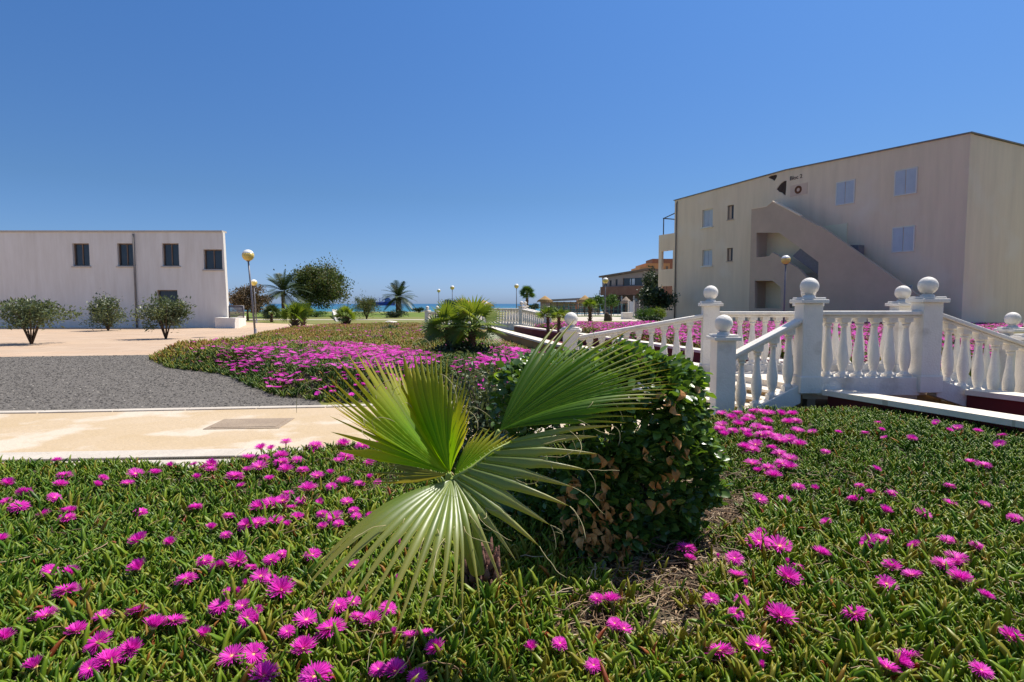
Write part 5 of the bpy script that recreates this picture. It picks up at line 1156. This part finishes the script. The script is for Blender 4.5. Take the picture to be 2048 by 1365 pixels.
# petioles and trunk
def pet(pts, r0, r1, teeth=0):
    P = [at(*zp_(a_, b_), d_) for a_, b_, d_ in pts]; n_ = len(P); mb = MB().tube(P, [r0 + (r1 - r0) * k / (n_ - 1) for k in range(n_)], 8)
    for j in range(teeth):
        s_ = j / teeth * (n_ - 1.01); k = int(s_); p = P[k].lerp(P[k + 1], s_ - k); mb.tube([p, p + Vector((-.006, 0, .010))], [.0022, .0003], 4)
    return mb.build('petiole', 'petiole', bp_)
pet([(760, 1080, 2.05), (690, 850, 1.95), (650, 720, 1.80), (636, 655, 1.745)], .015, .007)
pet([(770, 1080, 2.06), (740, 820, 2.02), (790, 620, 2.0), (850, 472, 1.95)], .016, .008, 16)
pet([(750, 1080, 2.05), (690, 900, 1.90), (660, 760, 1.78), (650, 680, 1.725)], .016, .008, 10)
pet([(740, 1080, 2.05), (670, 880, 1.98), (630, 740, 1.86), (628, 660, 1.80)], .012, .006)
pet([(655, 678, 1.722), (730, 630, 1.745), (820, 560, 1.775), (900, 520, 1.80)], .0065, .0025, 14)
c = at(*zp_(775, 1100), 2.35)
mb = MB().lathe((c.x, 2.35, .06), [(0, .055), (.10, .06), (.20, .05), (.28, .04), (.34, .02)], 14, smooth=False)
for i in range(60):
    a_ = i * 2.4; z = .06 + .28 * i / 60; r_ = .055 - .02 * i / 60; q_ = Vector((c.x + math.cos(a_) * r_, 2.35 + math.sin(a_) * r_, z))
    mb.tube([q_, q_ + Vector((math.cos(a_) * .03, math.sin(a_) * .03, .03)), q_ + Vector((math.cos(a_) * .035, math.sin(a_) * .035, .075))], [.016, .012, .003], 5)
mb.build('trunk', 'dead_fibre', bp_)

# ------------------------------------------------------------------ light
EL, AZ = 60, 50
sd = Vector((math.sin(R(AZ)) * math.cos(R(EL)), math.cos(R(AZ)) * math.cos(R(EL)), math.sin(R(EL))))
sun = bpy.data.objects.new('sun', bpy.data.lights.new('sun', 'SUN')); C.objects.link(sun)
sun.data.energy = 4.5; sun.data.angle = R(.55); sun.data.color = (1, .95, .86); sun.rotation_euler = sd.to_track_quat('Z', 'Y').to_euler()
w = bpy.data.worlds.new('World'); scene.world = w; w.use_nodes = True; nt = w.node_tree
sk = nt.nodes.new('ShaderNodeTexSky'); sk.sky_type = 'NISHITA'; sk.sun_disc = False; sk.sun_elevation = R(EL); sk.sun_rotation = R(AZ)
sk.air_density = 1.0; sk.dust_density = .6; sk.ozone_density = 2.0; sk.altitude = 0
bg = nt.nodes['Background']; bg.inputs[1].default_value = .11
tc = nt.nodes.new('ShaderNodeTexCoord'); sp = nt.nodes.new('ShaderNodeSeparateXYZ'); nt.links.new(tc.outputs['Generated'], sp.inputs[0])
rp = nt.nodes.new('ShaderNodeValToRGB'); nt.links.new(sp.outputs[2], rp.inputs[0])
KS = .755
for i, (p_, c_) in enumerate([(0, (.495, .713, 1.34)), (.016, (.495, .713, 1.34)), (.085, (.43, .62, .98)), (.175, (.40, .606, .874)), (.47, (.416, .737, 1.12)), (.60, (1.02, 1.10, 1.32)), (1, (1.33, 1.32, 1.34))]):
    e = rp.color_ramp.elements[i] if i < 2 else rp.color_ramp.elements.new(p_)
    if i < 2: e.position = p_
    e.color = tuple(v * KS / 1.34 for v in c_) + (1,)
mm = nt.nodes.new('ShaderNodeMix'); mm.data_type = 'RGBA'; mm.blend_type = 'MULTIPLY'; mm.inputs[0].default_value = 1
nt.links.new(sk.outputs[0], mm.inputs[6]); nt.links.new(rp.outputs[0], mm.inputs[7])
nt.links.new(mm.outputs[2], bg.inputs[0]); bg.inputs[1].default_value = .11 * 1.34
scene.view_settings.view_transform = 'Standard'; scene.view_settings.look = 'None'; scene.view_settings.exposure = .5; scene.view_settings.gamma = 1
scene.cycles.use_denoising = True; scene.cycles.max_bounces = 8; scene.cycles.diffuse_bounces = 3; scene.cycles.glossy_bounces = 3; scene.cycles.transmission_bounces = 4
scene.cycles.sample_clamp_indirect = 6
